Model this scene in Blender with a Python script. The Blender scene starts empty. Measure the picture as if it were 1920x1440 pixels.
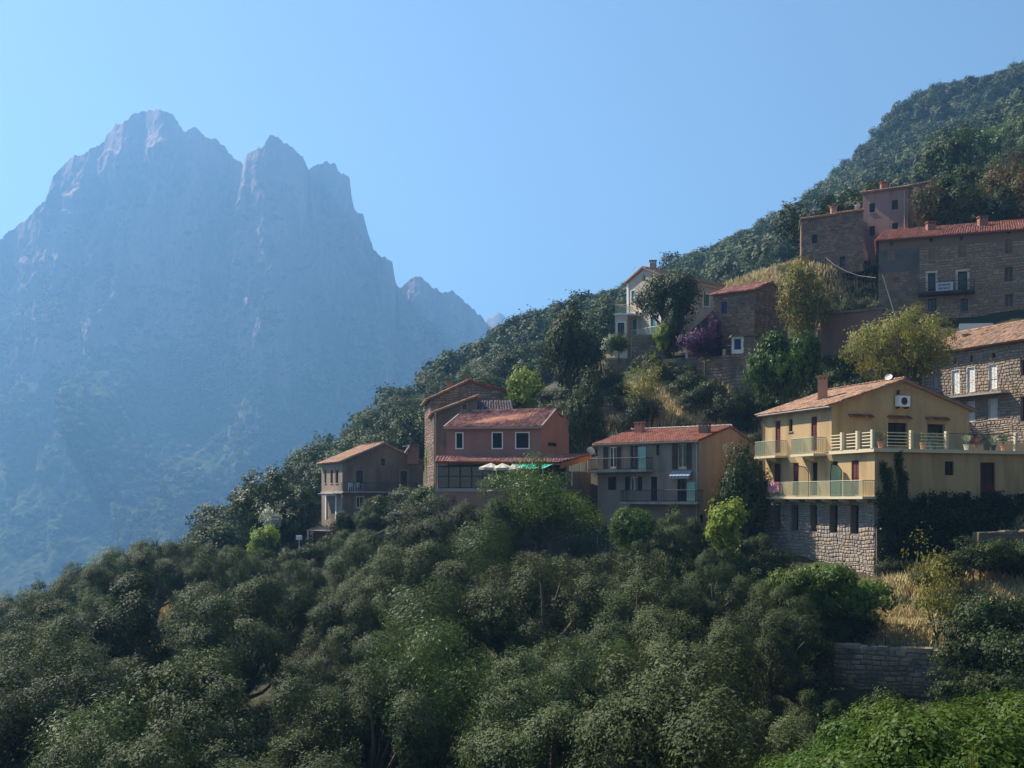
import bpy, math, random
import numpy as np
from mathutils import Vector, Matrix

SC = bpy.context.scene
COL = SC.collection
rad = math.radians

# ------------------------------------------------------------------ camera, light, exposure
F = 2000.0; CX = 960.0; HY = 935.0            # focal length (px of the 1920 wide photo) and horizon row
cam_d = bpy.data.cameras.new('camera'); cam = bpy.data.objects.new('camera', cam_d); COL.objects.link(cam)
cam.location = (0, 0, 0); cam.rotation_euler = (rad(90), 0, 0)
cam_d.sensor_width = 36; cam_d.lens = 37.5; cam_d.shift_y = 215 / 1920.0
cam_d.clip_start = 0.5; cam_d.clip_end = 20000
SC.camera = cam

SUN_DIR = Vector((-1.44, 1.02, 1.84)).normalized()          # towards the sun
SUN_EL = math.asin(SUN_DIR.z); SUN_AZ = math.atan2(SUN_DIR.x, SUN_DIR.y)
world = bpy.data.worlds.new("World"); SC.world = world; world.use_nodes = True
wn = world.node_tree.nodes; wl = world.node_tree.links; wn.clear()
sky = wn.new('ShaderNodeTexSky'); sky.sky_type = 'NISHITA'; sky.sun_disc = False
sky.sun_elevation = SUN_EL; sky.sun_rotation = SUN_AZ
sky.altitude = 300; sky.air_density = 1.0; sky.dust_density = 0.35; sky.ozone_density = 1.0
bgn = wn.new('ShaderNodeBackground'); bgn.inputs['Strength'].default_value = 0.05
won = wn.new('ShaderNodeOutputWorld')
wl.new(sky.outputs[0], bgn.inputs[0]); wl.new(bgn.outputs[0], won.inputs[0])
sun_d = bpy.data.lights.new('sun', 'SUN'); sun_d.energy = 5.0; sun_d.angle = rad(0.5); sun_d.color = (1.0, 0.91, 0.77)
sun = bpy.data.objects.new('sun', sun_d); COL.objects.link(sun)
sun.rotation_euler = (-SUN_DIR).to_track_quat('-Z', 'Y').to_euler(); sun.location = SUN_DIR * 900
vs = SC.view_settings; vs.view_transform = 'Standard'; vs.look = 'None'; vs.gamma = 1; vs.use_curve_mapping = False
vs.exposure = 1.45
HAZE_C = (.21, .485, .93); HAZE_D = 3.9e-4; HAZE_G = .30
SC.cycles.use_denoising = True
SC.cycles.max_bounces = 5; SC.cycles.diffuse_bounces = 3; SC.cycles.glossy_bounces = 2
SC.cycles.transmission_bounces = 3; SC.cycles.transparent_max_bounces = 6; SC.cycles.volume_bounces = 0
SC.cycles.sample_clamp_indirect = 4.0

# ------------------------------------------------------------------ numpy noise
def _hash(ix, iy, iz, s):
    h = (ix.astype(np.int64) * 374761393 + iy.astype(np.int64) * 668265263 + iz.astype(np.int64) * 2147483647 + s * 1274126177) & 0xffffffff
    h = ((h ^ (h >> 13)) * 1274126177) & 0xffffffff
    h = h ^ (h >> 16)
    return (h & 0xffff) / 32767.5 - 1.0
def noise(x, y, z=0.0, s=0):
    x, y, z = np.broadcast_arrays(np.asarray(x, float), np.asarray(y, float), np.asarray(z, float))
    x0, y0, z0 = np.floor(x), np.floor(y), np.floor(z)
    fx, fy, fz = x - x0, y - y0, z - z0
    fx, fy, fz = [f * f * (3 - 2 * f) for f in (fx, fy, fz)]
    r = 0
    for a in (0, 1):
        for b in (0, 1):
            for c in (0, 1):
                r = r + _hash(x0 + a, y0 + b, z0 + c, s) * (fx if a else 1 - fx) * (fy if b else 1 - fy) * (fz if c else 1 - fz)
    return r
def fbm(x, y, z=0.0, s=0, o=4):
    r, a, f = 0, 1.0, 1.0
    for i in range(o):
        r = r + a * noise(np.asarray(x) * f, np.asarray(y) * f, np.asarray(z) * f, s + i * 17); a *= .5; f *= 2.03
    return r
def ridged(x, y, z=0.0, s=0, o=4):
    r, a, f = 0, 1.0, 1.0
    for i in range(o):
        r = r + a * (1 - 2 * np.abs(noise(np.asarray(x) * f, np.asarray(y) * f, np.asarray(z) * f, s + i * 17))); a *= .5; f *= 2.03
    return r

# ------------------------------------------------------------------ object helpers
def props(o, label=None, cat=None, group=None, kind=None):
    if label: o['label'] = label
    if cat: o['category'] = cat
    if group: o['group'] = group
    if kind: o['kind'] = kind
    return o
def link(o, parent=None):
    COL.objects.link(o)
    if parent is not None: o.parent = parent
    return o
def empty(name, loc, label, cat, group=None, rz=0.0):
    o = bpy.data.objects.new(name, None); o.empty_display_size = 0.3
    o.location = loc; o.rotation_euler = (0, 0, rz); link(o)
    return props(o, label, cat, group)
def mesh_np(name, V, Fq, mats=None, mi=None, smooth=False):
    """V (n,3); Fq: (m,3) or (m,4) array, or a list of arrays of different widths"""
    if isinstance(Fq, np.ndarray): Fq = [Fq]
    Fq = [np.asarray(f, dtype=np.int32) for f in Fq if len(f)]
    me = bpy.data.meshes.new(name)
    V = np.asarray(V, dtype=np.float32)
    me.vertices.add(len(V)); me.vertices.foreach_set('co', V.ravel())
    nl = sum(f.size for f in Fq); npoly = sum(len(f) for f in Fq)
    me.loops.add(nl); me.loops.foreach_set('vertex_index', np.concatenate([f.ravel() for f in Fq]))
    tot = np.concatenate([np.full(len(f), f.shape[1], np.int32) for f in Fq])
    st = np.concatenate([[0], np.cumsum(tot)[:-1]]).astype(np.int32)
    me.polygons.add(npoly); me.polygons.foreach_set('loop_start', st); me.polygons.foreach_set('loop_total', tot)
    if mi is not None: me.polygons.foreach_set('material_index', np.asarray(mi, np.int32))
    if smooth: me.polygons.foreach_set('use_smooth', np.ones(npoly, bool))
    for m in (mats or []): me.materials.append(m)
    me.update(calc_edges=True)
    return me
def obj(name, me, parent=None, loc=(0, 0, 0), **kw):
    o = bpy.data.objects.new(name, me); o.location = loc; link(o, parent)
    return props(o, **kw)

class MB:
    """collects simple solids (world coordinates) into one mesh"""
    def __init__(s): s.v = []; s.f = []
    def quad(s, a, b, c, d):
        n = len(s.v); s.v += [tuple(a), tuple(b), tuple(c), tuple(d)]; s.f.append((n, n+1, n+2, n+3))
    def poly(s, pts):
        n = len(s.v); s.v += [tuple(p) for p in pts]; s.f.append(tuple(range(n, n + len(pts))))
    def hexa(s, P):
        """8 points: bottom ring 0-3, top ring 4-7"""
        n = len(s.v); s.v += [tuple(p) for p in P]
        for q in ((0,3,2,1),(4,5,6,7),(0,1,5,4),(1,2,6,5),(2,3,7,6),(3,0,4,7)): s.f.append(tuple(n+i for i in q))
    def box(s, c, d, rz=0.0):
        ca, sa = math.cos(rz), math.sin(rz)
        P = []
        for z in (-.5, .5):
            for (x, y) in ((-.5,-.5),(.5,-.5),(.5,.5),(-.5,.5)):
                X, Y = x*d[0], y*d[1]; P.append((c[0]+X*ca-Y*sa, c[1]+X*sa+Y*ca, c[2]+z*d[2]))
        s.hexa(P)
    def tube(s, pts, r, n=6, r2=None):
        pts = [Vector(p) for p in pts]; r2 = r if r2 is None else r2
        base = len(s.v); k = len(pts)
        for i, p in enumerate(pts):
            t = (pts[min(i+1, k-1)] - pts[max(i-1, 0)]).normalized()
            u = t.cross(Vector((0, 0, 1)) if abs(t.z) < .9 else Vector((1, 0, 0))).normalized(); w = t.cross(u)
            rr = r + (r2 - r) * i / max(1, k-1)
            for j in range(n):
                a = 2*math.pi*j/n; s.v.append(tuple(p + u*math.cos(a)*rr + w*math.sin(a)*rr))
        for i in range(k-1):
            for j in range(n):
                a = base+i*n+j; b = base+i*n+(j+1) % n; s.f.append((a, b, b+n, a+n))
        s.f.append(tuple(base+j for j in range(n))[::-1]); s.f.append(tuple(base+(k-1)*n+j for j in range(n)))
    def lathe(s, c, prof, n=12):
        base = len(s.v)
        for (r, z) in prof:
            for j in range(n):
                a = 2*math.pi*j/n; s.v.append((c[0]+r*math.cos(a), c[1]+r*math.sin(a), c[2]+z))
        for i in range(len(prof)-1):
            for j in range(n):
                a = base+i*n+j; b = base+i*n+(j+1) % n; s.f.append((a, b, b+n, a+n))
        s.f.append(tuple(base+j for j in range(n))[::-1]); s.f.append(tuple(base+(len(prof)-1)*n+j for j in range(n)))
    def build(s, name, m, parent=None, **kw):
        if not s.f: return None
        org = Vector((0, 0, 0)); rz = 0.0
        if parent is not None:
            inv = world_of(parent).inverted(); V = [tuple(inv @ Vector(p)) for p in s.v]
        else:
            org = Vector(s.v[0]); org = Vector((sum(p[0] for p in s.v)/len(s.v), sum(p[1] for p in s.v)/len(s.v), min(p[2] for p in s.v)))
            V = [(p[0]-org.x, p[1]-org.y, p[2]-org.z) for p in s.v]
        me = bpy.data.meshes.new(name); me.from_pydata(V, [], s.f); me.materials.append(m); me.update()
        return obj(name, me, parent, tuple(org), **kw)
def world_of(o):
    m = o.matrix_basis.copy()
    while o.parent is not None:
        o = o.parent; m = o.matrix_basis @ m
    return m

# ------------------------------------------------------------------ materials
MATS = {}
def mat(name, base, rough=0.88, var=0.12, scale=1.5, bump=0.0, bscale=8.0, island=0.0, objr=0.0, col2=None, stain=None, spec=0.15, metal=0.0, streak=False, hue=0.0):
    """procedural surface: base colour with noise variation, optional second colour, stains, random per piece, bump"""
    if name in MATS: return MATS[name]
    m = bpy.data.materials.new(name); m.use_nodes = True; nt = m.node_tree; N = nt.nodes; L = nt.links
    p = N['Principled BSDF']; p.inputs['Roughness'].default_value = rough; p.inputs['Specular IOR Level'].default_value = spec
    p.inputs['Metallic'].default_value = metal
    geo = N.new('ShaderNodeNewGeometry'); oi = N.new('ShaderNodeObjectInfo')
    def mth(op, a, b=0.0, c=None):
        n = N.new('ShaderNodeMath'); n.operation = op
        for i, x in enumerate((a, b, c)):
            if x is None: continue
            if isinstance(x, (int, float)): n.inputs[i].default_value = x
            else: L.new(x, n.inputs[i])
        return n.outputs[0]
    def nz(sc, det=5, vec=None, st=None):
        t = N.new('ShaderNodeTexNoise'); t.inputs['Scale'].default_value = sc; t.inputs['Detail'].default_value = det
        if st:
            mp = N.new('ShaderNodeMapping'); mp.inputs['Scale'].default_value = st; L.new(geo.outputs['Position'], mp.inputs[0]); L.new(mp.outputs[0], t.inputs['Vector'])
        else: L.new(geo.outputs['Position'], t.inputs['Vector'])
        return t.outputs['Fac']
    def mix(f, a, b, blend='MIX'):
        n = N.new('ShaderNodeMixRGB'); n.blend_type = blend
        for i, x in enumerate((f, a, b)):
            if isinstance(x, (int, float)): n.inputs[i].default_value = x
            elif isinstance(x, tuple): n.inputs[i].default_value = (*x, 1)
            else: L.new(x, n.inputs[i])
        return n.outputs[0]
    def ramp(f, a, b):
        n = N.new('ShaderNodeMapRange'); n.inputs[1].default_value = a; n.inputs[2].default_value = b; L.new(f, n.inputs[0]); return n.outputs[0]
    c = base
    if col2 is not None: c = mix(ramp(nz(scale*.6, 6), .38, .62), base, col2)
    if stain is not None:
        st = ramp(nz(1.0, 6, st=(1.3, 1.3, .22) if streak else (.5, .5, .5)), .46, .7)
        c = mix(mth('MULTIPLY', st, .75), c, stain)
    v = mth('MULTIPLY_ADD', nz(scale*3, 6), 2*var, 1-var)
    if island or objr:
        r = mth('MULTIPLY_ADD', geo.outputs['Random Per Island'], 2*island, -island)
        r2 = mth('MULTIPLY_ADD', oi.outputs['Random'], 2*objr, -objr)
        v = mth('ADD', v, mth('ADD', r, r2))
    vc = N.new('ShaderNodeCombineColor')
    for i in range(3): L.new(v, vc.inputs[i])
    c = mix(1.0, c, vc.outputs[0], 'MULTIPLY')
    if hue:
        hs = N.new('ShaderNodeHueSaturation'); L.new(c, hs.inputs['Color'])
        fr = mth('FRACT', mth('MULTIPLY_ADD', geo.outputs['Random Per Island'], 7.31, mth('MULTIPLY', oi.outputs['Random'], 5.7)))
        L.new(mth('MULTIPLY_ADD', fr, 2*hue, .5-hue), hs.inputs['Hue']); L.new(mth('MULTIPLY_ADD', fr, .5, .7), hs.inputs['Saturation']); c = hs.outputs[0]
    L.new(c, p.inputs['Base Color'])
    if bump:
        b = N.new('ShaderNodeBump'); b.inputs['Strength'].default_value = bump; b.inputs['Distance'].default_value = .05
        L.new(nz(bscale, 6), b.inputs['Height']); L.new(b.outputs[0], p.inputs['Normal'])
    MATS[name] = m
    return m
def leafmat(name, c1, c2, objvar=.25, isl=.35, transl=.3, rough=.5, autumn=None, tint=None):
    if name in MATS: return MATS[name]
    m = bpy.data.materials.new(name); m.use_nodes = True; nt = m.node_tree; N = nt.nodes; L = nt.links
    p = N['Principled BSDF']; p.inputs['Roughness'].default_value = rough; p.inputs['Specular IOR Level'].default_value = .12
    geo = N.new('ShaderNodeNewGeometry'); oi = N.new('ShaderNodeObjectInfo')
    n = N.new('ShaderNodeTexNoise'); n.inputs['Scale'].default_value = .45; n.inputs['Detail'].default_value = 3; L.new(geo.outputs['Position'], n.inputs['Vector'])
    mr = N.new('ShaderNodeMapRange'); mr.inputs[1].default_value = .35; mr.inputs[2].default_value = .65; L.new(n.outputs['Fac'], mr.inputs[0])
    mx = N.new('ShaderNodeMixRGB'); mx.inputs[1].default_value = (*c1, 1); mx.inputs[2].default_value = (*c2, 1)
    a = N.new('ShaderNodeMath'); a.operation = 'MULTIPLY_ADD'; L.new(geo.outputs['Random Per Island'], a.inputs[0]); a.inputs[1].default_value = .5
    b = N.new('ShaderNodeMath'); b.operation = 'MULTIPLY'; b.inputs[1].default_value = .5; L.new(mr.outputs[0], b.inputs[0]); L.new(b.outputs[0], a.inputs[2]); L.new(a.outputs[0], mx.inputs[0])
    c = mx.outputs[0]
    if autumn:
        w = N.new('ShaderNodeMapRange'); w.inputs[1].default_value = .45; w.inputs[2].default_value = .75
        n2 = N.new('ShaderNodeTexNoise'); n2.inputs['Scale'].default_value = .8; L.new(geo.outputs['Position'], n2.inputs['Vector']); L.new(n2.outputs['Fac'], w.inputs[0])
        m2 = N.new('ShaderNodeMixRGB'); L.new(w.outputs[0], m2.inputs[0]); L.new(c, m2.inputs[1]); m2.inputs[2].default_value = (*autumn, 1); c = m2.outputs[0]
    v = N.new('ShaderNodeMath'); v.operation = 'MULTIPLY_ADD'; L.new(oi.outputs['Random'], v.inputs[0]); v.inputs[1].default_value = 2*objvar; v.inputs[2].default_value = 1-objvar
    h = N.new('ShaderNodeHueSaturation'); L.new(v.outputs[0], h.inputs['Value']); L.new(c, h.inputs['Color'])
    fr = N.new('ShaderNodeMath'); fr.operation = 'MULTIPLY'; fr.inputs[1].default_value = 9.7; L.new(oi.outputs['Random'], fr.inputs[0])
    f2 = N.new('ShaderNodeMath'); f2.operation = 'FRACT'; L.new(fr.outputs[0], f2.inputs[0])
    f3 = N.new('ShaderNodeMapRange'); f3.inputs[3].default_value = .485; f3.inputs[4].default_value = .515; L.new(f2.outputs[0], f3.inputs[0]); L.new(f3.outputs[0], h.inputs['Hue'])
    L.new(h.outputs[0], p.inputs['Base Color'])
    t = N.new('ShaderNodeBsdfTranslucent'); L.new(h.outputs[0], t.inputs['Color'])
    ms = N.new('ShaderNodeMixShader'); ms.inputs[0].default_value = transl; L.new(p.outputs[0], ms.inputs[1]); L.new(t.outputs[0], ms.inputs[2])
    L.new(ms.outputs[0], N['Material Output'].inputs['Surface'])
    MATS[name] = m
    return m

# ------------------------------------------------------------------ terrain
def P(px, py, Y): return ((px-CX)/F*Y, Y, (HY-py)/F*Y)
CTRL = [(0,-60,4),(30,-60,8),(-40,-40,-6),(0,-3,-1.8),(10,0,-1.6),(-12,0,-6),(-40,0,-16),(40,0,3),
 (0,14,-9.5),(9,14,-6.9),(14,19,-7.6),(5,22,-10.5),(20,22,-7.2),(-15,20,-14.5),(-40,30,-17),
 (0,30,-12.6),(0,45,-11.9),(0,58,-9.2),(-1,68,-5.6),(9,66,-5.5),(9,48,-9.5),(10,35,-10.5),(16,34,-11),(22,34,-10.8),(30,36,-9),
 (-12,35,-14),(-16,45,-12.7),(-20,60,-10.8),(-28,85,-7.5),(-10,60,-9.6),(-10,75,-7),(-16,75,-8),
 (-25,50,-15),(-36,75,-13),(-38,95,-13),(-30,110,-10),(-45,90,-19),(-60,120,-34),(-60,60,-27),(-90,150,-62),(-100,80,-52),(-130,200,-95),(-80,220,-60),(-200,300,-165),(-220,150,-150),(-150,0,-100),
 (16,49.5,-9.7),(21,47.5,-9.7),(14,51,-9.2),(16,53,-7.1),(21,51,-7.1),(20,56,-5.9),(26,55,-5.7),(32,58,-4.6),(26,50,-8.5),(30,46,-8),(40,50,-3),
 (21,61,-4.6),(16.5,73,-3.6),(16,71,-4.1),(14,68,-4.5),(18.5,65,-4.6),(20,60,-5.0),(25,64,-3.4),(31,66.5,-.4),(36,70,1.2),(28,78,2),(21,80,2.2),
 (13,73,-2.9),(6,78,-2.2),(18,84,2.4),(20,90,5),(10,84,1.6),(2,79,-.6),(-5,79.5,-1.0),(-7,82,-.8),(4,88,3),(-3,90,1.5),(-6,95,0.5),
 (-16.7,104,-2.6),(-20,110,-3.2),(-9,108,-1.8),(-14,112,-1.5),(-17,98,-4.2),
 (10,84,3.2),(10,90,7),(18,92,8.6),(10,98,10.2),(22,96,10.2),(14,100,13.2),(22,97.5,13.1),(15,108,14.4),(11,111,13.2),(24,104,14.6),(2,104,9),(-4,106,4.5),
 (29,96,14.6),(34,76,2.4),(38,76,3.0),(33,72,1.6),(42,75,3.6),(37,79,4.2),(28,88,9.4),(36,83,4.2),(35,91,7),(40,82,4.4),(43,92,9),
 (36,103,16.4),(46,98,16.8),(36,112,19),(48,108,20),(31,106,19.5),(34,113,25),(43,113,25.4),(30,116,25.4),(52,120,30),(26,112,22),(22,118,23),
 ]
RID = [(440,925,140,5.5),(600,850,160,6),(720,755,190,6.5),(800,703,215,6.5),(880,655,240,7),(960,610,270,7),(1065,572,295,7),(1170,545,320,7.5),(1260,492,350,8),(1400,437,380,8),(1500,392,400,8),(1590,308,420,6.5),(1640,250,425,6),(1690,186,432,6),(1780,150,440,6),(1880,136,450,8),(2000,85,450,8),(2200,20,450,8)]
for (px, py, Y, h) in RID:
    x, y, z = P(px, py, Y); CTRL.append((x, y, z-h)); CTRL.append((x*1.02-20, y+90, z-h-38)); CTRL.append((x-60, y+230, z-h-130))
for (px, py, Y, h) in [(1000,660,210,7),(1150,610,190,6),(1300,520,260,6),(1480,470,230,6),(1500,430,300,7),(1620,330,330,7),(1700,290,280,7),(1850,260,260,7),(1800,330,170,6),(1930,330,150,6),(760,800,150,6),(600,890,130,6),(880,720,170,6),(1900,200,370,7),(1950,420,118,5)]:
    x, y, z = P(px, py, Y); CTRL.append((x, y, z-h))
CTRL += [(120,60,40),(120,140,75),(200,250,130),(300,450,230),(120,0,25),(400,200,200),(300,600,200),(60,30,8),(70,75,16),(90,110,48)]
_C = np.array(CTRL, float)
_n = len(_C); _K = np.hypot(_C[:, None, 0]-_C[None, :, 0], _C[:, None, 1]-_C[None, :, 1]) + np.eye(_n)*-.6
_A = np.zeros((_n+3, _n+3)); _A[:_n, :_n] = _K; _A[:_n, _n] = 1; _A[:_n, _n+1:] = _C[:, :2]; _A[_n, :_n] = 1; _A[_n+1:, :_n] = _C[:, :2].T
_W = np.linalg.solve(_A, np.concatenate([_C[:, 2], [0, 0, 0]]))
VALLEY = -160.0
def ter(x, y):
    x = np.asarray(x, float); y = np.asarray(y, float); sh = x.shape; xf = x.ravel(); yf = y.ravel(); out = np.empty(xf.size)
    for i in range(0, xf.size, 20000):
        a, b = xf[i:i+20000], yf[i:i+20000]
        out[i:i+20000] = np.hypot(a[:, None]-_C[None, :, 0], b[:, None]-_C[None, :, 1]) @ _W[:_n] + _W[_n] + _W[_n+1]*a + _W[_n+2]*b
    w = np.clip(np.minimum(np.minimum((xf+420)/160, (820-xf)/200), np.minimum((yf+260)/200, (1050-yf)/250)), 0, 1); w = w*w*(3-2*w)
    return np.maximum(VALLEY-8 + (out-VALLEY+8)*w, VALLEY-8).reshape(sh)
def tz(x, y): return float(ter(np.array([x]), np.array([y]))[0])
def ground_hit(px, py, y0=12.0, y1=600.0):
    ys = y0 * (y1/y0) ** (np.arange(500)/499.0)
    g = ter((px-CX)/F*ys, ys); r = (HY-py)/F*ys
    k = np.nonzero(g >= r)[0]
    if not len(k): return None
    Y = ys[k[0]]; return ((px-CX)/F*Y, Y, float(g[k[0]]))

def spaced(a, b, mid0, mid1, fine, coarse):
    out = [a]
    while out[-1] < b:
        v = out[-1]; d = fine if mid0 <= v <= mid1 else min(coarse, fine + (max(mid0-v, v-mid1))*.06)
        out.append(v+max(d, fine))
    return np.array(out)
gx = spaced(-420, 820, -45, 60, 1.0, 14); gy = spaced(-260, 1050, 8, 125, 1.0, 14)
GX, GY = np.meshgrid(gx, gy); GZ = ter(GX, GY)
rough_amp = np.clip((np.hypot(GX, GY)-18)/300, 0, 1)
GZ = GZ + fbm(GX/7, GY/7, 0, 3, 4)*.22 + fbm(GX/40, GY/40, 0, 5, 3)*4.0*np.clip((np.hypot(GX, GY)-130)/300, 0, 1)
def grid_faces(nr, nc):
    i = np.arange(nr*nc).reshape(nr, nc)
    return np.stack([i[:-1, :-1], i[:-1, 1:], i[1:, 1:], i[1:, :-1]], -1).reshape(-1, 4)
m_earth = mat('earth', (.055, .044, .026), col2=(.03, .036, .016), scale=.25, var=.3, bump=.6, bscale=3)
obj('ground', mesh_np('ground', np.stack([GX, GY, GZ], -1).reshape(-1, 3), grid_faces(*GX.shape), [m_earth], smooth=True), kind='structure')
vx = np.linspace(-3800, 3800, 90); vy = np.linspace(-900, 4400, 70); VX, VY = np.meshgrid(vx, vy)
VZ = VALLEY + fbm(VX/400, VY/400, 0, 9, 4)*7
m_valley = mat('valley_scrub', (.018, .026, .010), col2=(.04, .045, .02), scale=.01, var=.3, spec=.0, rough=1.0)
obj('valley_floor', mesh_np('valley_floor', np.stack([VX, VY, VZ], -1).reshape(-1, 3), grid_faces(*VX.shape), [m_valley], smooth=True), kind='structure')

# ------------------------------------------------------------------ mountain
SKY1 = [(-900,1150),(-600,950),(-350,720),(-200,610),(-90,510),(0,447),(30,425),(60,400),(85,375),(100,330),(140,292),(170,280),(190,272),(205,245),(235,222),(265,208),(300,205),(325,215),(345,247),(365,238),(385,255),(410,262),(430,287),(448,305),(457,312),(460,292),(490,278),(506,256),(515,252),(530,265),(560,285),(579,316),(600,306),(625,303),(640,324),(655,330),(658,360),(665,395),(681,402),(688,430),(700,465),(715,481),(735,490),(741,530),(750,541),(768,525),(785,518),(805,533),(822,546),(850,546),(880,575),(905,600),(930,625),(1000,700),(1100,800),(1250,960),(1400,1090)]
def mountain(name, skyl, Yr, base_py, seed, depth, cliff, ncol, nrow, rough=1.0, dep_fn=None):
    pxs = np.array([p[0] for p in skyl], float); pys = np.array([p[1] for p in skyl], float)
    c = np.linspace(pxs[0], pxs[-1], ncol); S = np.interp(c, pxs, pys)
    Yc = np.full(ncol, float(Yr)) + fbm(c/160, 0*c, 0, seed, 3)*70
    if dep_fn is not None: Yc = Yc + dep_fn(c)
    top = (HY-S)/F*Yc + fbm(c/9, 0*c, 2, seed+2, 3)*3.0*rough + ridged(c/5, 0*c, 7, seed+6, 3)*1.8*rough
    X = (c-CX)/F*Yc
    v = np.linspace(0, 1, nrow)[:, None]                      # 0 foot, 1 ridge
    base = VALLEY-5
    Hh = (top-base)[None, :]
    Z = base + Hh*v
    vc = cliff + .10*fbm(c/140, 0*c, 5, seed+4, 3)[None, :]
    # depth in front of the ridge line: steep above vc, gentle spurs below
    up = np.clip((1-v)/(1-vc), 0, 1); lo = np.clip((vc-v)/vc, 0, 1)
    D = depth*.22*up**1.25 + depth*.78*lo**1.1
    XX = np.broadcast_to(X[None, :], D.shape); 
    w_up = np.clip((v-vc+.06)/.15, 0, 1); w_lo = 1-w_up
    edge = np.clip((1-v)*9, 0, 1)
    wx = XX+fbm(XX/60, Z/60, 0, seed+3, 4)*16; wz = Z+fbm(XX/90, Z/90, 3, seed+5, 4)*30
    ribs = fbm(wx/95, wz/300, 0, seed+7, 5)*24 + ridged(wx/48, wz/170, 0, seed+8, 6)*11 + fbm(wx/8, wz/22, 0, seed+9, 4)*3.4
    ledge = ridged(wx/110, wz/48, 0, seed+11, 6)*6 + fbm(XX/5, Z/6, 1, seed+21, 3)*1.6
    spur = ridged((XX+Z*.9)/230, Z/900, 0, seed+13, 4)*125 + fbm(XX/60, Z/50, 0, seed+14, 4)*20
    D = D + edge*(w_up*(ribs+ledge)*rough + w_lo*spur*np.clip(v*5, 0, 1)*np.clip(lo*4, 0.25, 1))
    Y = Yc[None, :] - D
    Zr = Z + edge*(w_lo*fbm(XX/22, Y/22, 0, seed+15, 4)*4.5)
    front = np.stack([XX, Y, Zr], -1)
    vb = np.linspace(0, 1, 14)[1:, None]
    back = np.stack([np.broadcast_to(X[None, :], (13, ncol)), Yc[None, :] + 40*vb + 620*vb**1.2, top[None, :] - Hh*vb**1.05 + 0*X], -1)
    G = np.concatenate([front, back], 0)
    me = mesh_np(name, G.reshape(-1, 3), grid_faces(G.shape[0], ncol), [m_rock], smooth=True)
    obj(name, me, kind='structure')
    return front
def rock_material():
    m = bpy.data.materials.new('granite'); m.use_nodes = True; N = m.node_tree.nodes; L = m.node_tree.links; p = N['Principled BSDF']
    p.inputs['Roughness'].default_value = .95; p.inputs['Specular IOR Level'].default_value = .03; geo = N.new('ShaderNodeNewGeometry')
    def nz(sc, st=(1, 1, 1), det=8):
        mp = N.new('ShaderNodeMapping'); mp.inputs['Scale'].default_value = st; L.new(geo.outputs['Position'], mp.inputs[0])
        t = N.new('ShaderNodeTexNoise'); t.inputs['Scale'].default_value = sc; t.inputs['Detail'].default_value = det; t.inputs['Roughness'].default_value = .62; L.new(mp.outputs[0], t.inputs['Vector']); return t.outputs['Fac']
    def cr(f, stops):
        r = N.new('ShaderNodeValToRGB'); e = r.color_ramp.elements
        for i, (pos, c) in enumerate(stops):
            k = e[i] if i < 2 else e.new(pos)
            k.position = pos; k.color = (*c, 1)
        L.new(f, r.inputs[0]); return r.outputs[0]
    rock = cr(nz(.016, (1, 1, .22)), [(.32, (.12, .072, .065)), (.68, (.42, .25, .22)), (.5, (.25, .155, .14))])
    veg = cr(nz(.09), [(.38, (.010, .016, .006)), (.62, (.075, .088, .036))])
    sx = N.new('ShaderNodeSeparateXYZ'); L.new(geo.outputs['True Normal'], sx.inputs[0])
    pz = N.new('ShaderNodeSeparateXYZ'); L.new(geo.outputs['Position'], pz.inputs[0])
    def ma(op, a, b, c=None):
        n = N.new('ShaderNodeMath'); n.operation = op
        for i, x in enumerate((a, b, c)):
            if x is None: continue
            if isinstance(x, (int, float)): n.inputs[i].default_value = x
            else: L.new(x, n.inputs[i])
        return n.outputs[0]
    h = ma('MULTIPLY_ADD', pz.outputs[2], -1/380.0, .82)
    f = ma('ADD', ma('ADD', ma('MULTIPLY', ma('ABSOLUTE', sx.outputs[2], 0), .75), h), ma('MULTIPLY_ADD', nz(.03, (1, 1, .5)), 1.5, -.95))
    fc = N.new('ShaderNodeMapRange'); fc.inputs[1].default_value = .28; fc.inputs[2].default_value = .5; L.new(f, fc.inputs[0])
    mx = N.new('ShaderNodeMixRGB'); L.new(fc.outputs[0], mx.inputs[0]); L.new(rock, mx.inputs[1]); L.new(veg, mx.inputs[2]); L.new(mx.outputs[0], p.inputs['Base Color'])
    b = N.new('ShaderNodeBump'); b.inputs['Strength'].default_value = 1; b.inputs['Distance'].default_value = 6; L.new(nz(.06, (1, 1, .35)), b.inputs['Height']); L.new(b.outputs[0], p.inputs['Normal'])
    return m
m_rock = rock_material()
YM = 1850
MF = mountain('mountain', SKY1, YM, 0, 11, 660, .43, 1150, 330, dep_fn=lambda c: np.where(c > 456, -60., 0.) + np.where(c > 579, 70., 0.) + np.where(c > 745, 110., 0.))
mountain('far_mountain', [(500,760),(700,720),(860,640),(905,607),(918,596),(930,589),(937,588),(948,597),(960,603),(975,622),(1050,680),(1200,760),(1500,900)], 3000, 0, 31, 900, .45, 200, 90, rough=1.6)
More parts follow.
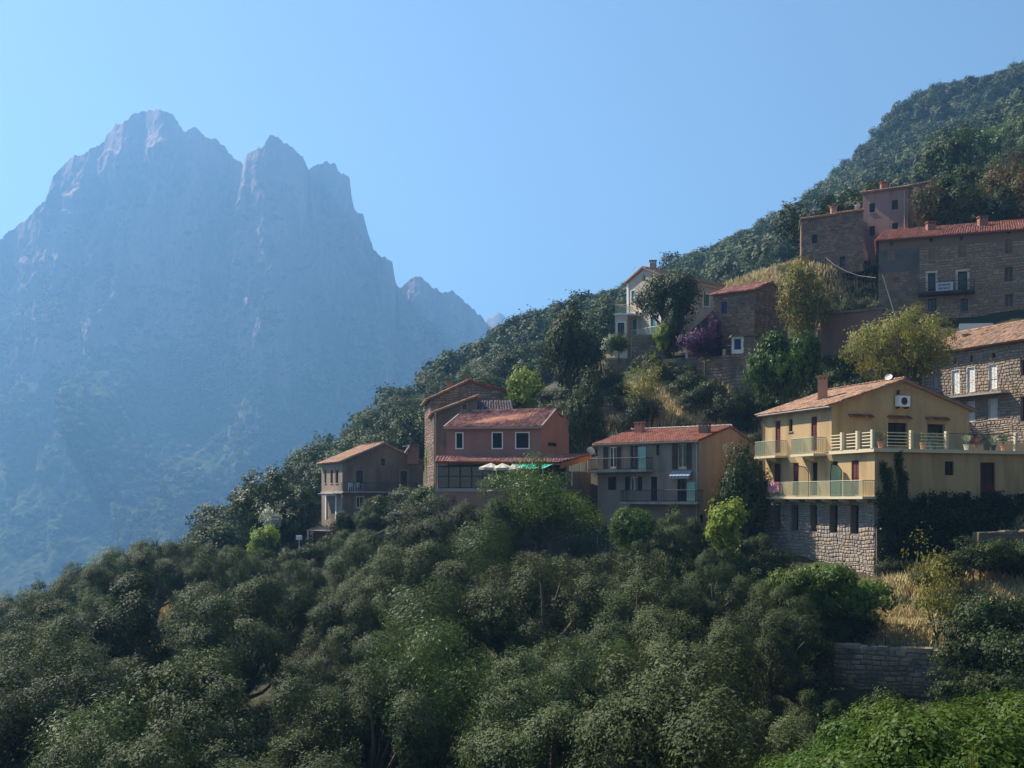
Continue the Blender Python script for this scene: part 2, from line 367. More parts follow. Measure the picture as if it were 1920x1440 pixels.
# ------------------------------------------------------------------ foliage
def crown_mesh(name, m, seed, rx=2.4, ry=2.4, rz=1.9, nl=16, leaves=9000, ll=.12, lw=.05, sig=.13, per=14, lobe=.42, up=.25, flat=0.0, zc=None):
    """leaf-sized quads gathered in sprays over the shells of many lobes; origin at the trunk foot, crown centre at zc"""
    r = np.random.default_rng(seed); zc = zc if zc is not None else rz*1.25
    d = r.normal(size=(nl, 3)); d /= np.linalg.norm(d, axis=1)[:, None]; d[:, 2] = d[:, 2]*.8+up
    cen = d*np.array([rx, ry, rz])*r.uniform(.35, .9, (nl, 1)); lr = lobe*r.uniform(.6, 1.35, nl)
    nt = leaves//per
    li = r.choice(nl, nt, p=lr**2/np.sum(lr**2))
    t = r.normal(size=(nt, 3)); t /= np.linalg.norm(t, axis=1)[:, None]; t[:, 2] += .3; t /= np.linalg.norm(t, axis=1)[:, None]
    rad_ = lr[li][:, None]*np.array([rx, ry, rz])*(r.uniform(.55, 1.0, (nt, 1))**.6)
    rad_ *= (1+.22*fbm(t[:, 0]*2+li, t[:, 1]*2, t[:, 2]*2, seed, 3))[:, None]
    tc = cen[li]+t*rad_
    keep = noise(tc[:, 0]/rx*3, tc[:, 1]/rx*3, tc[:, 2]/rx*3, seed+5) > -.38
    tc = tc[keep]; t = t[keep]; nt = len(tc)
    n = nt*per; ti = np.repeat(np.arange(nt), per)
    c = tc[ti]+r.normal(size=(n, 3))*sig + t[ti]*np.abs(r.normal(size=(n, 1)))*sig*.9
    c[:, 2] += zc
    od = c-np.array([0, 0, zc]); od /= np.linalg.norm(od, axis=1)[:, None]+1e-6
    nn = t[ti]+.35*od+r.normal(size=(n, 3))*.33+np.array([0, 0, .12]); nn /= np.linalg.norm(nn, axis=1)[:, None]
    a = np.cross(nn, r.normal(size=(n, 3))); a /= np.linalg.norm(a, axis=1)[:, None]
    b = np.cross(nn, a)
    s = r.uniform(.6, 1.25, (n, 1)); A = a*ll*s*.5; B = b*lw*s*.5
    V = np.stack([c-A, c-A*.1+B, c+A, c-A*.1-B], 1).reshape(-1, 3)
    Fc = np.arange(n*4).reshape(-1, 4)
    me = mesh_np(name, V, Fc, [m])
    return me, cen+np.array([0, 0, zc]), zc
def trunk_mesh(name, m, cen, seed, r0=.22, zt=None, lean=.25, every=1):
    rr = random.Random(seed); b = MB(); zc = float(np.mean(cen[:, 2])); zf = (zt if zt else zc*.45)
    ax, ay = rr.uniform(-lean, lean), rr.uniform(-lean, lean)
    b.tube([(0, 0, -2.6), (0, 0, 0), (ax*.2, ay*.2, zf*.3), (ax, ay, zf*.7), (ax*1.3, ay*1.1, zf)], r0, 7, r0*.62)
    for i in range(0, len(cen), every):
        c = cen[i]; q = (ax*1.3, ay*1.1, zf*.93)
        mid = [q[k]*.5+c[k]*.5+rr.uniform(-.25, .25) for k in range(3)]
        b.tube([q, mid, tuple(c)], r0*.42, 5, r0*.1)
    V = b.v; me = bpy.data.meshes.new(name); me.from_pydata(V, [], b.f); me.materials.append(m); me.update(); return me
m_bark = mat('bark', (.12, .095, .07), var=.3, scale=3, bump=.7, bscale=14)
m_bark_pale = mat('pale_bark', (.30, .26, .20), var=.25, scale=3, bump=.6, bscale=10)
L_olive = leafmat('olive_leaves', (.038, .055, .017), (.088, .110, .042), transl=.22, rough=.6, objvar=.30)
L_olive_g = leafmat('green_olive_leaves', (.05, .078, .018), (.09, .125, .03), transl=.3, rough=.45, objvar=.2)
L_forest = leafmat('holm_oak_leaves', (.026, .043, .012), (.070, .092, .026), transl=.22, rough=.6, objvar=.4)
L_bright = leafmat('bright_leaves', (.05, .09, .015), (.10, .15, .026), transl=.35, rough=.42)
L_lime = leafmat('lime_leaves', (.16, .22, .03), (.27, .33, .045), transl=.4, objvar=.1)
L_scrub = leafmat('scrub_leaves', (.045, .055, .022), (.10, .10, .045), transl=.25, objvar=.3)
L_yellow = leafmat('yellowing_leaves', (.14, .165, .03), (.29, .27, .055), transl=.35, objvar=.15, autumn=(.26, .19, .04))
L_autumn = leafmat('autumn_leaves', (.06, .075, .02), (.12, .10, .03), transl=.3, objvar=.15, autumn=(.17, .085, .025))
L_dark = leafmat('dark_leaves', (.024, .037, .010), (.056, .074, .020), transl=.2, objvar=.15)
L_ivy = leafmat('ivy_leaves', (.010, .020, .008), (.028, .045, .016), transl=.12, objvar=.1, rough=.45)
L_purple = leafmat('bougainvillea_bracts', (.05, .022, .05), (.12, .035, .11), transl=.3, objvar=.1)
L_white = leafmat('white_blossom', (.10, .16, .05), (.8, .8, .66), transl=.3, objvar=.05)
L_dry = leafmat('dry_stalks', (.36, .26, .13), (.56, .44, .24), transl=.25, objvar=.15, rough=.7)
L_fig = leafmat('glossy_leaves', (.04, .08, .012), (.09, .145, .022), transl=.35, rough=.5, objvar=.12)

VAR = {}
def variant(kind, n, m, trunk=True, bark=None, **kw):
    lst = []
    for i in range(n):
        seed = abs(sum(ord(ch)*(k+3) for k, ch in enumerate(kind)))+i*31
        r = random.Random(seed); k2 = dict(kw)
        k2['rx'] = kw['rx']*r.uniform(.88, 1.12); k2['ry'] = kw['ry']*r.uniform(.88, 1.12)
        tr = k2.pop('r0', .2); zt = k2.pop('zt', None)
        me, cen, zc = crown_mesh(kind+'_crown', m, seed, **k2)
        tm = trunk_mesh(kind+'_trunk', bark or m_bark, cen, seed, r0=tr, zt=zt) if trunk else None
        h = float(np.percentile(np.array([v.co.z for v in me.vertices][::37]), 98))
        lst.append((me, tm, h))
    VAR[kind] = lst
variant('olive', 6, L_olive, rx=3.0, ry=2.9, rz=2.9, nl=25, leaves=66000, ll=.105, lw=.042, sig=.085, per=16, lobe=.265, zc=3.3, r0=.24)
variant('green_olive', 2, L_olive_g, rx=2.4, ry=2.4, rz=2.5, nl=16, leaves=30000, ll=.16, lw=.03, sig=.15, per=18, lobe=.4, zc=3.0, r0=.18)
variant('grove_oak', 3, L_forest, rx=2.8, ry=2.7, rz=2.8, nl=22, leaves=36000, ll=.14, lw=.075, sig=.10, per=14, lobe=.29, zc=3.2, r0=.22)
variant('forest', 5, L_forest, rx=3.1, ry=3.1, rz=2.7, nl=17, leaves=9500, ll=.30, lw=.19, sig=.18, per=10, lobe=.44, zc=3.3, r0=.2)
variant('bush', 4, L_dark, rx=1.5, ry=1.5, rz=1.1, nl=12, leaves=6500, ll=.14, lw=.08, sig=.1, per=10, lobe=.42, zc=.9, r0=.06, zt=.4)
variant('green_bush', 3, L_bright, rx=1.5, ry=1.5, rz=1.1, nl=12, leaves=7000, ll=.15, lw=.09, sig=.11, per=10, lobe=.42, zc=.9, r0=.06, zt=.4)
variant('scrub', 3, L_scrub, rx=1.3, ry=1.3, rz=.9, nl=10, leaves=4500, ll=.12, lw=.05, sig=.12, per=9, lobe=.4, zc=.7, r0=.05, zt=.3)
def plant(name, kind, loc, s, label, cat, group=None, rz=None, sz=None, v=None, parts=True):
    r = random.Random(hash((round(loc[0], 2), round(loc[1], 2))) & 0xffff)
    me, tm, h = VAR[kind][(v if v is not None else r.randrange(99)) % len(VAR[kind])]
    e = empty(name, loc, label, cat, group, rz if rz is not None else r.uniform(0, 6.28)); e.scale = (s, s, sz or s*r.uniform(.92, 1.1))
    obj('crown' if cat == 'tree' else 'foliage', me, e)
    if tm: obj('trunk' if cat == 'tree' else 'stem', tm, e)
    return e
_used = []
def curve(pts): 
    a = np.array(pts, float); return lambda x: float(np.interp(x, a[:, 0], a[:, 1]))
SKYL = curve([(-200,1260),(0,1130),(60,1085),(120,1052),(180,1040),(250,1000),(300,975),(345,952),(395,925),(440,920),(520,880),(600,848),(660,800),(720,752),(800,703),(880,652),(960,607),(1065,568),(1170,542),(1260,490),(1400,433),(1500,388),(1560,330),(1600,298),(1650,245),(1690,188),(1730,170),(1790,152),(1850,143),(1900,128),(1925,118),(2100,60),(2300,0)])
CANOPY = curve([(-300,1300),(0,1125),(60,1085),(130,1048),(245,1000),(300,985),(340,1008),(400,1020),(470,1010),(520,1035),(560,1020),(600,1015),(640,972),(740,958),(780,930),(800,905),(850,900),(900,905),(935,950),(960,1000),(1100,1005),(1150,1000),(1200,1000),(1310,1015),(1400,1035),(1440,1048),(1500,1062),(1530,1105),(1545,1150),(1560,1330),(1700,1420),(2000,1500)])
# --- olives of the near slope
rng = random.Random(5)
olives = []
cell = 5.0
for iy in range(0, 18):
    for ix in range(-20, 8):
        y = 27+iy*cell+rng.uniform(-1.6, 1.6); x = ix*cell+(iy % 2)*cell*.5+rng.uniform(-1.6, 1.6)
        px = CX+F*x/y
        if px < -180 or px > 1620: continue
        z = tz(x, y)
        if y > 100 - .02*max(0, px) and px > 420: continue
        if px > 560 and y > 98: continue
        if px > 790 and y > 74: continue
        if px > 1110 and y > 71.5: continue
        if px > 1430 and y > 58.5: continue
        if px > 1500 and y > 47: continue
        s = rng.uniform(.8, 1.36)
        for _ in range(6):
            top = HY-F*(z+6.1*s)/y
            w_ = 1500.0*2.2*s/y if px > 1280 else 0
            if top > max(CANOPY(px-w_), CANOPY(px), CANOPY(px+w_))+rng.uniform(-2, 12): break
            s *= .88
        if s < .42: continue
        olives.append((x, y, z, s))
olives.sort(key=lambda t: t[1])
# ------------------------------------------------------------------ building toolkit
V2 = lambda p: Vector((p[0], p[1]))
class Fac:
    """one wall plane of a house; P0 -> P1 runs left to right seen from outside"""
    def __init__(s, root, P0, P1, zb, top, m, name='wall'):
        s.root = root; s.P0 = V2(P0); e = V2(P1)-s.P0; s.L = e.length; s.d = e/s.L; s.n = Vector((s.d.y, -s.d.x)); s.zb = zb
        s.top = top if isinstance(top, list) else [(0, top), (s.L, top)]; s.m = m; s.name = name; s.op = []; s.wall = None
    def uv(s, px, py, off=0.0):
        a = (px-CX)/F; b = (HY-py)/F; O = s.P0+s.n*off; t = O.dot(s.n)/(a*s.n.x+s.n.y)
        return (Vector((a*t, t))-O).dot(s.d), b*t
    def rect(s, x0, y0, x1, y1, off=0.0):
        s0, _ = s.uv(x0, y0, off); s1, _ = s.uv(x1, y0, off); xm = (x0+x1)/2
        _, z1 = s.uv(xm, y0, off); _, z0 = s.uv(xm, y1, off); return s0, s1, z0, z1
    def pt(s, u, z, off=0.0):
        p = s.P0+s.d*u+s.n*off; return (p.x, p.y, z)
    def topz(s, u):
        a = s.top
        for i in range(len(a)-1):
            if a[i][0] <= u <= a[i+1][0] and a[i+1][0] > a[i][0]:
                return a[i][1]+(a[i+1][1]-a[i][1])*(u-a[i][0])/(a[i+1][0]-a[i][0])
        return a[0][1] if u < a[0][0] else a[-1][1]
    def box(s, b, s0, s1, z0, z1, o0, o1):
        P = [s.pt(s0, z0, o1), s.pt(s1, z0, o1), s.pt(s1, z0, o0), s.pt(s0, z0, o0), s.pt(s0, z1, o1), s.pt(s1, z1, o1), s.pt(s1, z1, o0), s.pt(s0, z1, o0)]
        b.hexa(P)
    def open(s, x0, y0, x1, y1, kind='window', **kw):
        r = s.rect(x0, y0, x1, y1); s.op.append((r, kind, kw)); return s
    def build(s, depth=.22, windows=True):
        us = sorted(set([0.0, s.L]+[min(max(u, 0), s.L) for u, _ in s.top]+[v for (r, _, _) in s.op for v in r[:2]]))
        b = MB()
        for i in range(len(us)-1):
            u0, u1 = us[i], us[i+1]
            if u1-u0 < 1e-4: continue
            t0, t1 = s.topz(u0+1e-4), s.topz(u1-1e-4)
            o = sorted([(r[2], r[3]) for (r, _, _) in s.op if r[0] < (u0+u1)/2 < r[1]])
            z = s.zb
            for (a, c) in o:
                if a > z: b.quad(s.pt(u0, z), s.pt(u1, z), s.pt(u1, a), s.pt(u0, a))
                z = max(z, c)
            b.quad(s.pt(u0, z), s.pt(u1, z), s.pt(u1, t1), s.pt(u0, t0))
        for (r, k, kw) in s.op:
            a, c, z0, z1 = r; D = -kw.get('depth', depth)
            b.quad(s.pt(a, z0), s.pt(a, z1), s.pt(a, z1, D), s.pt(a, z0, D)); b.quad(s.pt(c, z0), s.pt(c, z0, D), s.pt(c, z1, D), s.pt(c, z1))
            b.quad(s.pt(a, z0), s.pt(a, z0, D), s.pt(c, z0, D), s.pt(c, z0)); b.quad(s.pt(a, z1), s.pt(c, z1), s.pt(c, z1, D), s.pt(a, z1, D))
        s.wall = b.build(s.name, s.m, s.root)
        if windows:
            for (r, k, kw) in s.op: s.window(r, k, depth=kw.pop('depth', depth), **kw)
        return s
    def window(s, r, kind, depth=.22, frame=None, fw=.06, pane=None, mull=1, bars=0, shut=None, sur=None, sw=.09, sill=False, label=None, half=False, curtain=None):
        a, c, z0, z1 = r; D = -depth+.03; frame = frame or M_wood; pane = pane or M_glass
        b = MB()
        s.box(b, a, a+fw, z0, z1, D-.03, D+.05); s.box(b, c-fw, c, z0, z1, D-.03, D+.05)
        s.box(b, a+fw, c-fw, z0, z0+fw*(3 if kind == 'door' else 1), D-.03, D+.05); s.box(b, a+fw, c-fw, z1-fw, z1, D-.03, D+.05)
        w = (c-a-2*fw)
        for i in range(mull):
            u = a+fw+w*(i+1)/(mull+1); s.box(b, u-fw*.5, u+fw*.5, z0+fw, z1-fw, D-.02, D+.045)
        zlo = z0+fw
        if half: zh = z0+(z1-z0)*.36; s.box(b, a+fw, c-fw, z0+fw, zh, D-.015, D+.03); zlo = zh
        for i in range(bars):
            z = zlo+(z1-zlo-fw)*(i+1)/(bars+1); s.box(b, a+fw, c-fw, z-.018, z+.018, D-.01, D+.035)
        o = b.build(kind, frame, s.root, label=label)
        for i in range(mull+1):
            u0 = a+fw+w*i/(mull+1)+.01; u1 = a+fw+w*(i+1)/(mull+1)-.01
            b = MB(); s.box(b, u0, u1, zlo, z1-fw, D-.008, D+.004); b.build('pane', pane, o)
            if curtain is not None:
                b = MB(); s.box(b, u0+.03, u1-.03, zlo, z1-fw, D-.028, D-.02); b.build('curtain', curtain, o)
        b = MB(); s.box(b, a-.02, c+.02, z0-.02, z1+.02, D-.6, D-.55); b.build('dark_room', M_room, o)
        if sill:
            b = MB(); s.box(b, a-.08, c+.08, z0-.07, z0-.003, -.05, .07); b.build('sill', M_conc, o)
        if sur is not None:
            b = MB(); s.box(b, a-sw, a-.002, z0, z1, -.05, .03); s.box(b, c+.002, c+sw, z0, z1, -.05, .03); s.box(b, a-sw, c+sw, z1+.002, z1+sw, -.05, .032)
            if kind == 'window': s.box(b, a-sw, c+sw, z0-sw, z0-.002, -.05, .034)
            b.build('surround', sur, o)
        if shut is not None:
            mode, sm = shut
            n = 2
            for i in range(n):
                if mode == 'closed': u0 = a+.02+(c-a-.04)*i/n; u1 = a+.02+(c-a-.04)*(i+1)/n-.012; o0, o1 = -.10, -.06
                else:
                    ww = (c-a)/2; u0, u1 = ((a-ww-.02, a-.02) if i == 0 else (c+.02, c+ww+.02)); o0, o1 = .025, .065
                b = MB(); f = .05
                s.box(b, u0, u0+f, z0, z1, o0, o1); s.box(b, u1-f, u1, z0, z1, o0, o1); s.box(b, u0+f, u1-f, z0, z0+f, o0, o1); s.box(b, u0+f, u1-f, z1-f, z1, o0, o1)
                zm = (z0+z1)/2; s.box(b, u0+f, u1-f, zm-f/2, zm+f/2, o0, o1)
                k = max(4, int((z1-z0)/.11))
                for j in range(k):
                    zz = z0+f+(z1-z0-2*f)*(j+.5)/k
                    b.hexa([s.pt(u0+f, zz-.045, o1-.004), s.pt(u1-f, zz-.045, o1-.004), s.pt(u1-f, zz-.035, o1-.004), s.pt(u0+f, zz-.035, o1-.004),
                            s.pt(u0+f, zz+.04, o0+.004), s.pt(u1-f, zz+.04, o0+.004), s.pt(u1-f, zz+.05, o0+.004), s.pt(u0+f, zz+.05, o0+.004)])
                b.build('shutter', sm, o)
    def stones(s, h=.24, l=.36, m=None, z0=None, z1=None, limit=0, proud=.05, seed=1, u0=0.0, u1=None, var=.35, quoin=None):
        r = random.Random(seed); z = s.zb if z0 is None else z0; zt = max(t for _, t in s.top) if z1 is None else z1; u1 = s.L if u1 is None else u1
        rects = []
        while z < zt-.05:
            hh = h*r.uniform(1-var, 1+var); u = u0-r.uniform(0, .2)
            while u < u1:
                ll = l*r.uniform(.6, 1.5); a, c = max(u+.012, u0), min(u+ll-.012, u1); u += ll
                if c-a < .08: continue
                za, zc = z+.010+r.uniform(0, .02), z+hh-.010-r.uniform(0, .02)
                if zc > min(s.topz(a), s.topz(c))+.02: continue
                bad = False
                for (q, _, kw) in s.op:
                    if c > q[0]-.01 and a < q[1]+.01 and zc > q[2]-.01 and za < q[3]+.01:
                        if a < q[0]-.12: c = q[0]-.015
                        elif c > q[1]+.12: a = q[1]+.015
                        else: bad = True
                if bad or c-a < .07: continue
                rects.append((a, c, za, zc, proud*r.uniform(.5, 1.2)))
            z += hh
        warp = lambda u_, z_: .045*math.sin(u_*1.3+z_*2.1+seed)+.03*math.sin(u_*3.7+z_*1.3)
        if limit:
            rects.sort(key=lambda q: -(q[1]-q[0])*(q[3]-q[2])); ind = rects[:limit]; rest = rects[limit:]
            ms = stone_meshes(m)
            ang = math.atan2(s.d.y, s.d.x); inv = world_of(s.wall).inverted()
            for (a, c, za, zc, p) in ind:
                o = bpy.data.objects.new('stone', r.choice(ms)); link(o, s.wall)
                q = s.pt((a+c)/2, (za+zc)/2+warp((a+c)/2, za), 0)
                o.matrix_basis = inv @ (Matrix.Translation(q) @ Matrix.Rotation(ang, 4, 'Z') @ Matrix.Rotation(r.uniform(-.07, .07), 4, 'Y') @ Matrix.Diagonal((c-a, p*2, zc-za, 1)))
        else: rest = rects
        if rest:
            V = []; Q = []
            for (a, c, za, zc, p) in rest:
                e = min(.035, (c-a)*.2, (zc-za)*.25); j = lambda: r.uniform(-.6, .6)*e; wp = warp((a+c)/2, za); za += wp; zc += wp
                n = len(V)
                for (u, z) in ((a, za), (c, za), (c, zc), (a, zc)): V.append(s.pt(u, z, -.02))
                for (u, z) in ((a+e, za+e), (c-e, za+e), (c-e, zc-e), (a+e, zc-e)): V.append(s.pt(u+j(), z+j(), p))
                Q += [(n+4, n+5, n+6, n+7), (n, n+1, n+5, n+4), (n+1, n+2, n+6, n+5), (n+2, n+3, n+7, n+6), (n+3, n, n+4, n+7)]
            b = MB(); b.v = V; b.f = Q; b.build('stones', m, s.wall, kind='stuff')
        return s
_SM = {}
def stone_meshes(m):
    if m.name in _SM: return _SM[m.name]
    out = []
    for k in range(8):
        r = random.Random(k+40); V = []
        for (x, z) in ((-.5, -.5), (.5, -.5), (.5, .5), (-.5, .5)): V.append((x, .3, z))
        for (x, z) in ((-.5, -.5), (.5, -.5), (.5, .5), (-.5, .5)): V.append((x*r.uniform(.86, 1), -.28, z*r.uniform(.86, 1)))
        for (x, z) in ((-.5, -.5), (.5, -.5), (.5, .5), (-.5, .5)): V.append((x*r.uniform(.6, .8), -.5+r.uniform(-.06, .04), z*r.uniform(.6, .8)))
        Q = []
        for L0 in (0, 4):
            for i in range(4): Q.append((L0+i, L0+(i+1) % 4, L0+4+(i+1) % 4, L0+4+i))
        Q.append((8, 9, 10, 11))
        me = bpy.data.meshes.new('stone'); me.from_pydata(V, [], Q); me.materials.append(m); me.update(); out.append(me)
    _SM[m.name] = out; return out
def lerp3(a, b, t): return tuple(a[i]+(b[i]-a[i])*t for i in range(3))
def roof_plane(root, A, B, C, D, m, tm, thick=.10, pitch=.21, course=.36, h=.055, name='roof', tiles=True, seed=0, jit=.012):
    """A,B eave left/right, C,D ridge right/left; slab with a joined coat of half-round tiles"""
    A, B, C, D = [Vector(p) for p in (A, B, C, D)]
    N_ = (B-A).cross(D-A).normalized()
    if N_.z < 0: N_ = -N_
    b = MB(); dn = N_*thick
    b.hexa([A-dn, B-dn, C-dn, D-dn, A, B, C, D]); o = b.build(name, m, root)
    if not tiles: return o
    r = np.random.default_rng(seed+7)
    nc = max(2, int((B-A).length/pitch)); nr = max(2, int((D-A).length/course))
    Aa, Ba, Ca, Da = [np.array(p) for p in (A, B, C, D)]; Nn = np.array(N_)
    I, J = np.meshgrid(np.arange(nc), np.arange(nr)); I = I.ravel(); J = J.ravel(); n = len(I)
    def Pq(u, v): return (Aa*(1-u)+Ba*u)*(1-v)+(Da*(1-u)+Ca*u)*v
    U = (Ba-Aa)/np.linalg.norm(Ba-Aa); w = np.linalg.norm(Ba-Aa)/nc
    V = []
    du = r.normal(size=(n, 1))*jit; dh = np.abs(r.normal(size=(n, 1)))*jit
    for (vv, ww, lift) in ((J/nr-.02, .50, .05), ((J+1.0)/nr+.03, .40, .012)):
        wl_ = np.linalg.norm(Pq(1, vv.mean())-Pq(0, vv.mean()))/nc
        c = Pq(((I+.5)/nc)[:, None], vv[:, None])
        for k in range(5):
            a = math.pi*k/4; V.append(c-U*(math.cos(a)*ww*wl_)+U*du+Nn*(lift+math.sin(a)*h+dh))
    V = np.stack(V, 1).reshape(-1, 3); base = (np.arange(n)*10)[:, None]
    F4 = np.concatenate([base+np.array([[k, k+1, k+6, k+5]]) for k in range(4)]); F5 = base+np.array([[4, 3, 2, 1, 0]])
    inv = np.array(world_of(o).inverted()); V = V@inv[:3, :3].T+inv[:3, 3]
    obj('roof_tiles', mesh_np('roof_tiles', V, [F4, F5], [tm]), o, kind='stuff')
    return o
def ridge_tiles(root, P0, P1, m, r=.10, l=.38):
    P0, P1 = Vector(P0), Vector(P1); n = max(2, int((P1-P0).length/l)); b = MB()
    for i in range(n):
        a, c = P0.lerp(P1, i/n), P0.lerp(P1, (i+1.08)/n); b.tube([a+Vector((0, 0, .02)), c], r*1.08, 6, r*.92)
    b.build('ridge_tiles', m, root, kind='stuff')
def box_part(root, name, pts, z0, z1, m, **kw):
    b = MB(); n = len(pts); b.poly([(p[0], p[1], z1) for p in pts]); b.poly([(p[0], p[1], z0) for p in reversed(pts)])
    for i in range(n):
        p, q = pts[i], pts[(i+1) % n]; b.quad((p[0], p[1], z0), (q[0], q[1], z0), (q[0], q[1], z1), (p[0], p[1], z1))
    return b.build(name, m, root, **kw)
def balcony(f, x0, x1, yslab, yrail, depth=.9, thick=.14, rail='bars', m=None, rm=None, pm=None, brackets=0, s01=None):
    """slab with its railing, from the pixels of the front edge (slab top row and rail top row)"""
    s0, z = f.uv(x0, yslab, depth); s1, _ = f.uv(x1, yslab, depth)
    if s01: s0, s1 = s01
    _, zt = f.uv((x0+x1)/2, yrail, depth); _, z = f.uv((x0+x1)/2, yslab, depth)
    m = m or M_conc; rm = rm or M_iron
    b = MB(); f.box(b, s0, s1, z-thick, z, -.02, depth)
    for i in range(brackets):
        u = s0+(s1-s0)*(i+.5)/brackets
        P = [f.pt(u-.09, z-thick-.30, -.02), f.pt(u+.09, z-thick-.30, -.02), f.pt(u+.09, z-thick-.002, -.02), f.pt(u-.09, z-thick-.002, -.02),
             f.pt(u-.09, z-thick-.12, depth*.7), f.pt(u+.09, z-thick-.12, depth*.7), f.pt(u+.09, z-thick-.002, depth*.7), f.pt(u-.09, z-thick-.002, depth*.7)]
        b.hexa(P)
    o = b.build('balcony', m, f.root)
    e = .05; r = .018
    b = MB(); path = [f.pt(s0+e, zt, 0), f.pt(s0+e, zt, depth-e), f.pt(s1-e, zt, depth-e), f.pt(s1-e, zt, 0)]
    for i in range(3): b.tube([path[i], path[i+1]], .025, 5)
    low = [(p[0], p[1], z+.08) for p in path]
    for i in range(3): b.tube([low[i], low[i+1]], .016, 4)
    n = max(2, int((s1-s0)/(.12 if rail == 'bars' else 1.0)))
    for i in range(n+1):
        u = s0+e+(s1-s0-2*e)*i/n; b.tube([f.pt(u, z, depth-e), f.pt(u, zt, depth-e)], .012 if rail == 'bars' else .02, 4)
    for u in (s0+e, s1-e):
        k = int(depth/.15) if rail == 'bars' else 1
        for j in range(k): v = (depth-e)*(j+.5)/k; b.tube([f.pt(u, z, v), f.pt(u, zt, v)], .012, 4)
    b.build('railing', rm, o)
    if pm is not None:
        k = max(1, int((s1-s0)/1.0))
        for i in range(k):
            u0 = s0+e+(s1-s0-2*e)*i/k+.03; u1 = s0+e+(s1-s0-2*e)*(i+1)/k-.03
            b = MB(); f.box(b, u0, u1, z+.12, zt-.06, depth-e+.03, depth-e+.036); b.build('railing_panel', pm, o)
        for u in (s0+e, s1-e-.006):
            b = MB(); f.box(b, u-.03, u-.024, z+.12, zt-.06, .03, depth-e-.03); b.build('railing_panel', pm, o)
    return o, (s0, s1, z, zt)
def chimney(root, x, y, z0, z1, w=.55, d=.55, m=None, cap=True, rz=0.0, holes=True):
    b = MB(); b.box((x, y, (z0+z1-.22)/2), (w, d, z1-.22-z0), rz)
    if holes:
        for (sx, sy) in ((-1, -1), (1, -1), (1, 1), (-1, 1), (0, -1), (0, 1)):
            ca, sa = math.cos(rz), math.sin(rz); X, Y = sx*(w/2-.06), sy*(d/2-.06)
            b.box((x+X*ca-Y*sa, y+X*sa+Y*ca, z1-.13), (.11, .11, .18), rz)
    o = b.build('chimney', m or M_brick, root)
    if cap: b = MB(); b.box((x, y, z1), (w+.12, d+.12, .07), rz); b.build('chimney_cap', m or M_brick, o)
    return o
def dish(loc, az, r, label, group='satellite dishes on the roofs and walls'):
    e = empty('satellite_dish', loc, label, 'satellite dish', group)
    b = MB(); c = Vector((loc[0], loc[1], loc[2]+.55)); n = Vector((math.cos(az)*.8, math.sin(az)*.8, .55)).normalized()
    u = n.cross(Vector((0, 0, 1))).normalized(); w = n.cross(u); k = 16; rings = []
    for (rr, h) in ((0.001, -.12), (.5, -.09), (1.0, 0), (1.0, .02), (.5, -.07), (.001, -.1)):
        rings.append([c+(u*math.cos(2*math.pi*j/k)+w*math.sin(2*math.pi*j/k))*r*rr+n*h*r*2 for j in range(k)])
    for i in range(5):
        for j in range(k): b.quad(rings[i][j], rings[i][(j+1) % k], rings[i+1][(j+1) % k], rings[i+1][j])
    b.build('reflector', M_dish, e)
    b = MB(); b.tube([c-n*r*.2, (loc[0], loc[1], loc[2])], .025, 5); b.build('mast', M_metal, e)
    b = MB(); b.tube([c-w*r*.9, c+n*r*.9], .012, 4); b.box(tuple(c+n*r*.95), (.08, .08, .12)); b.build('feed_arm', M_metal, e)
    return e
def downpipe(f, u, z0, z1, m, off=.07, r=.045):
    b = MB(); b.tube([f.pt(u, z0, off), f.pt(u, z1-.25, off), f.pt(u, z1, off+.25)], r, 6); b.build('downpipe', m, f.root)
def gutter(root, A, B, m, r=.07):
    b = MB(); b.tube([A, B], r, 6); b.build('gutter', m, root)

# palette
M_yel = mat('yellow_render', (.46, .32, .165), var=.07, scale=.6, stain=(.29, .185, .095), streak=True, bump=.2, bscale=25)
M_greyr = mat('grey_render', (.27, .215, .165), var=.08, scale=.5, stain=(.15, .13, .12), streak=True, bump=.2, bscale=20)
M_oran = mat('ochre_render', (.38, .285, .185), var=.07, scale=.5, stain=(.26, .18, .12), streak=True, bump=.2, bscale=20)
M_pinkb = mat('pinkish_render', (.33, .235, .185), var=.07, scale=.5, stain=(.25, .16, .13), streak=True, bump=.2, bscale=20)
M_pink = mat('terracotta_pink_render', (.33, .175, .14), var=.06, scale=.5, stain=(.27, .13, .115), streak=True, bump=.15, bscale=22)
M_oranside = mat('orange_render', (.44, .205, .135), var=.06, scale=.5, stain=(.35, .16, .11), bump=.15)
M_brown = mat('brown_weathered_render', (.175, .122, .088), var=.14, scale=.7, stain=(.08, .065, .055), streak=True, bump=.4, bscale=8, col2=(.23, .165, .12))
M_brownl = mat('beige_weathered_render', (.27, .20, .155), var=.1, scale=.6, stain=(.16, .12, .1), streak=True, bump=.3, bscale=10)
M_mauve = mat('mauve_render', (.30, .18, .15), var=.07, scale=.5, stain=(.19, .12, .11), streak=True, bump=.2, bscale=18)
M_cream = mat('cream_render', (.52, .42, .33), var=.06, scale=.5, stain=(.4, .35, .3), streak=True, bump=.15)
M_peach = mat('peach_render', (.50, .36, .26), var=.06, scale=.5, stain=(.4, .28, .22), bump=.15)
M_mortar = mat('mortar', (.21, .17, .135), var=.15, scale=2, bump=.5, bscale=14)
M_mortard = mat('dark_mortar', (.18, .125, .088), var=.2, scale=2, bump=.5, bscale=14)
M_stoneY = mat('granite_blocks', (.35, .275, .21), var=.16, scale=2.5, bump=.6, bscale=9, island=.14, objr=.2, hue=.012, col2=(.27, .23, .20))
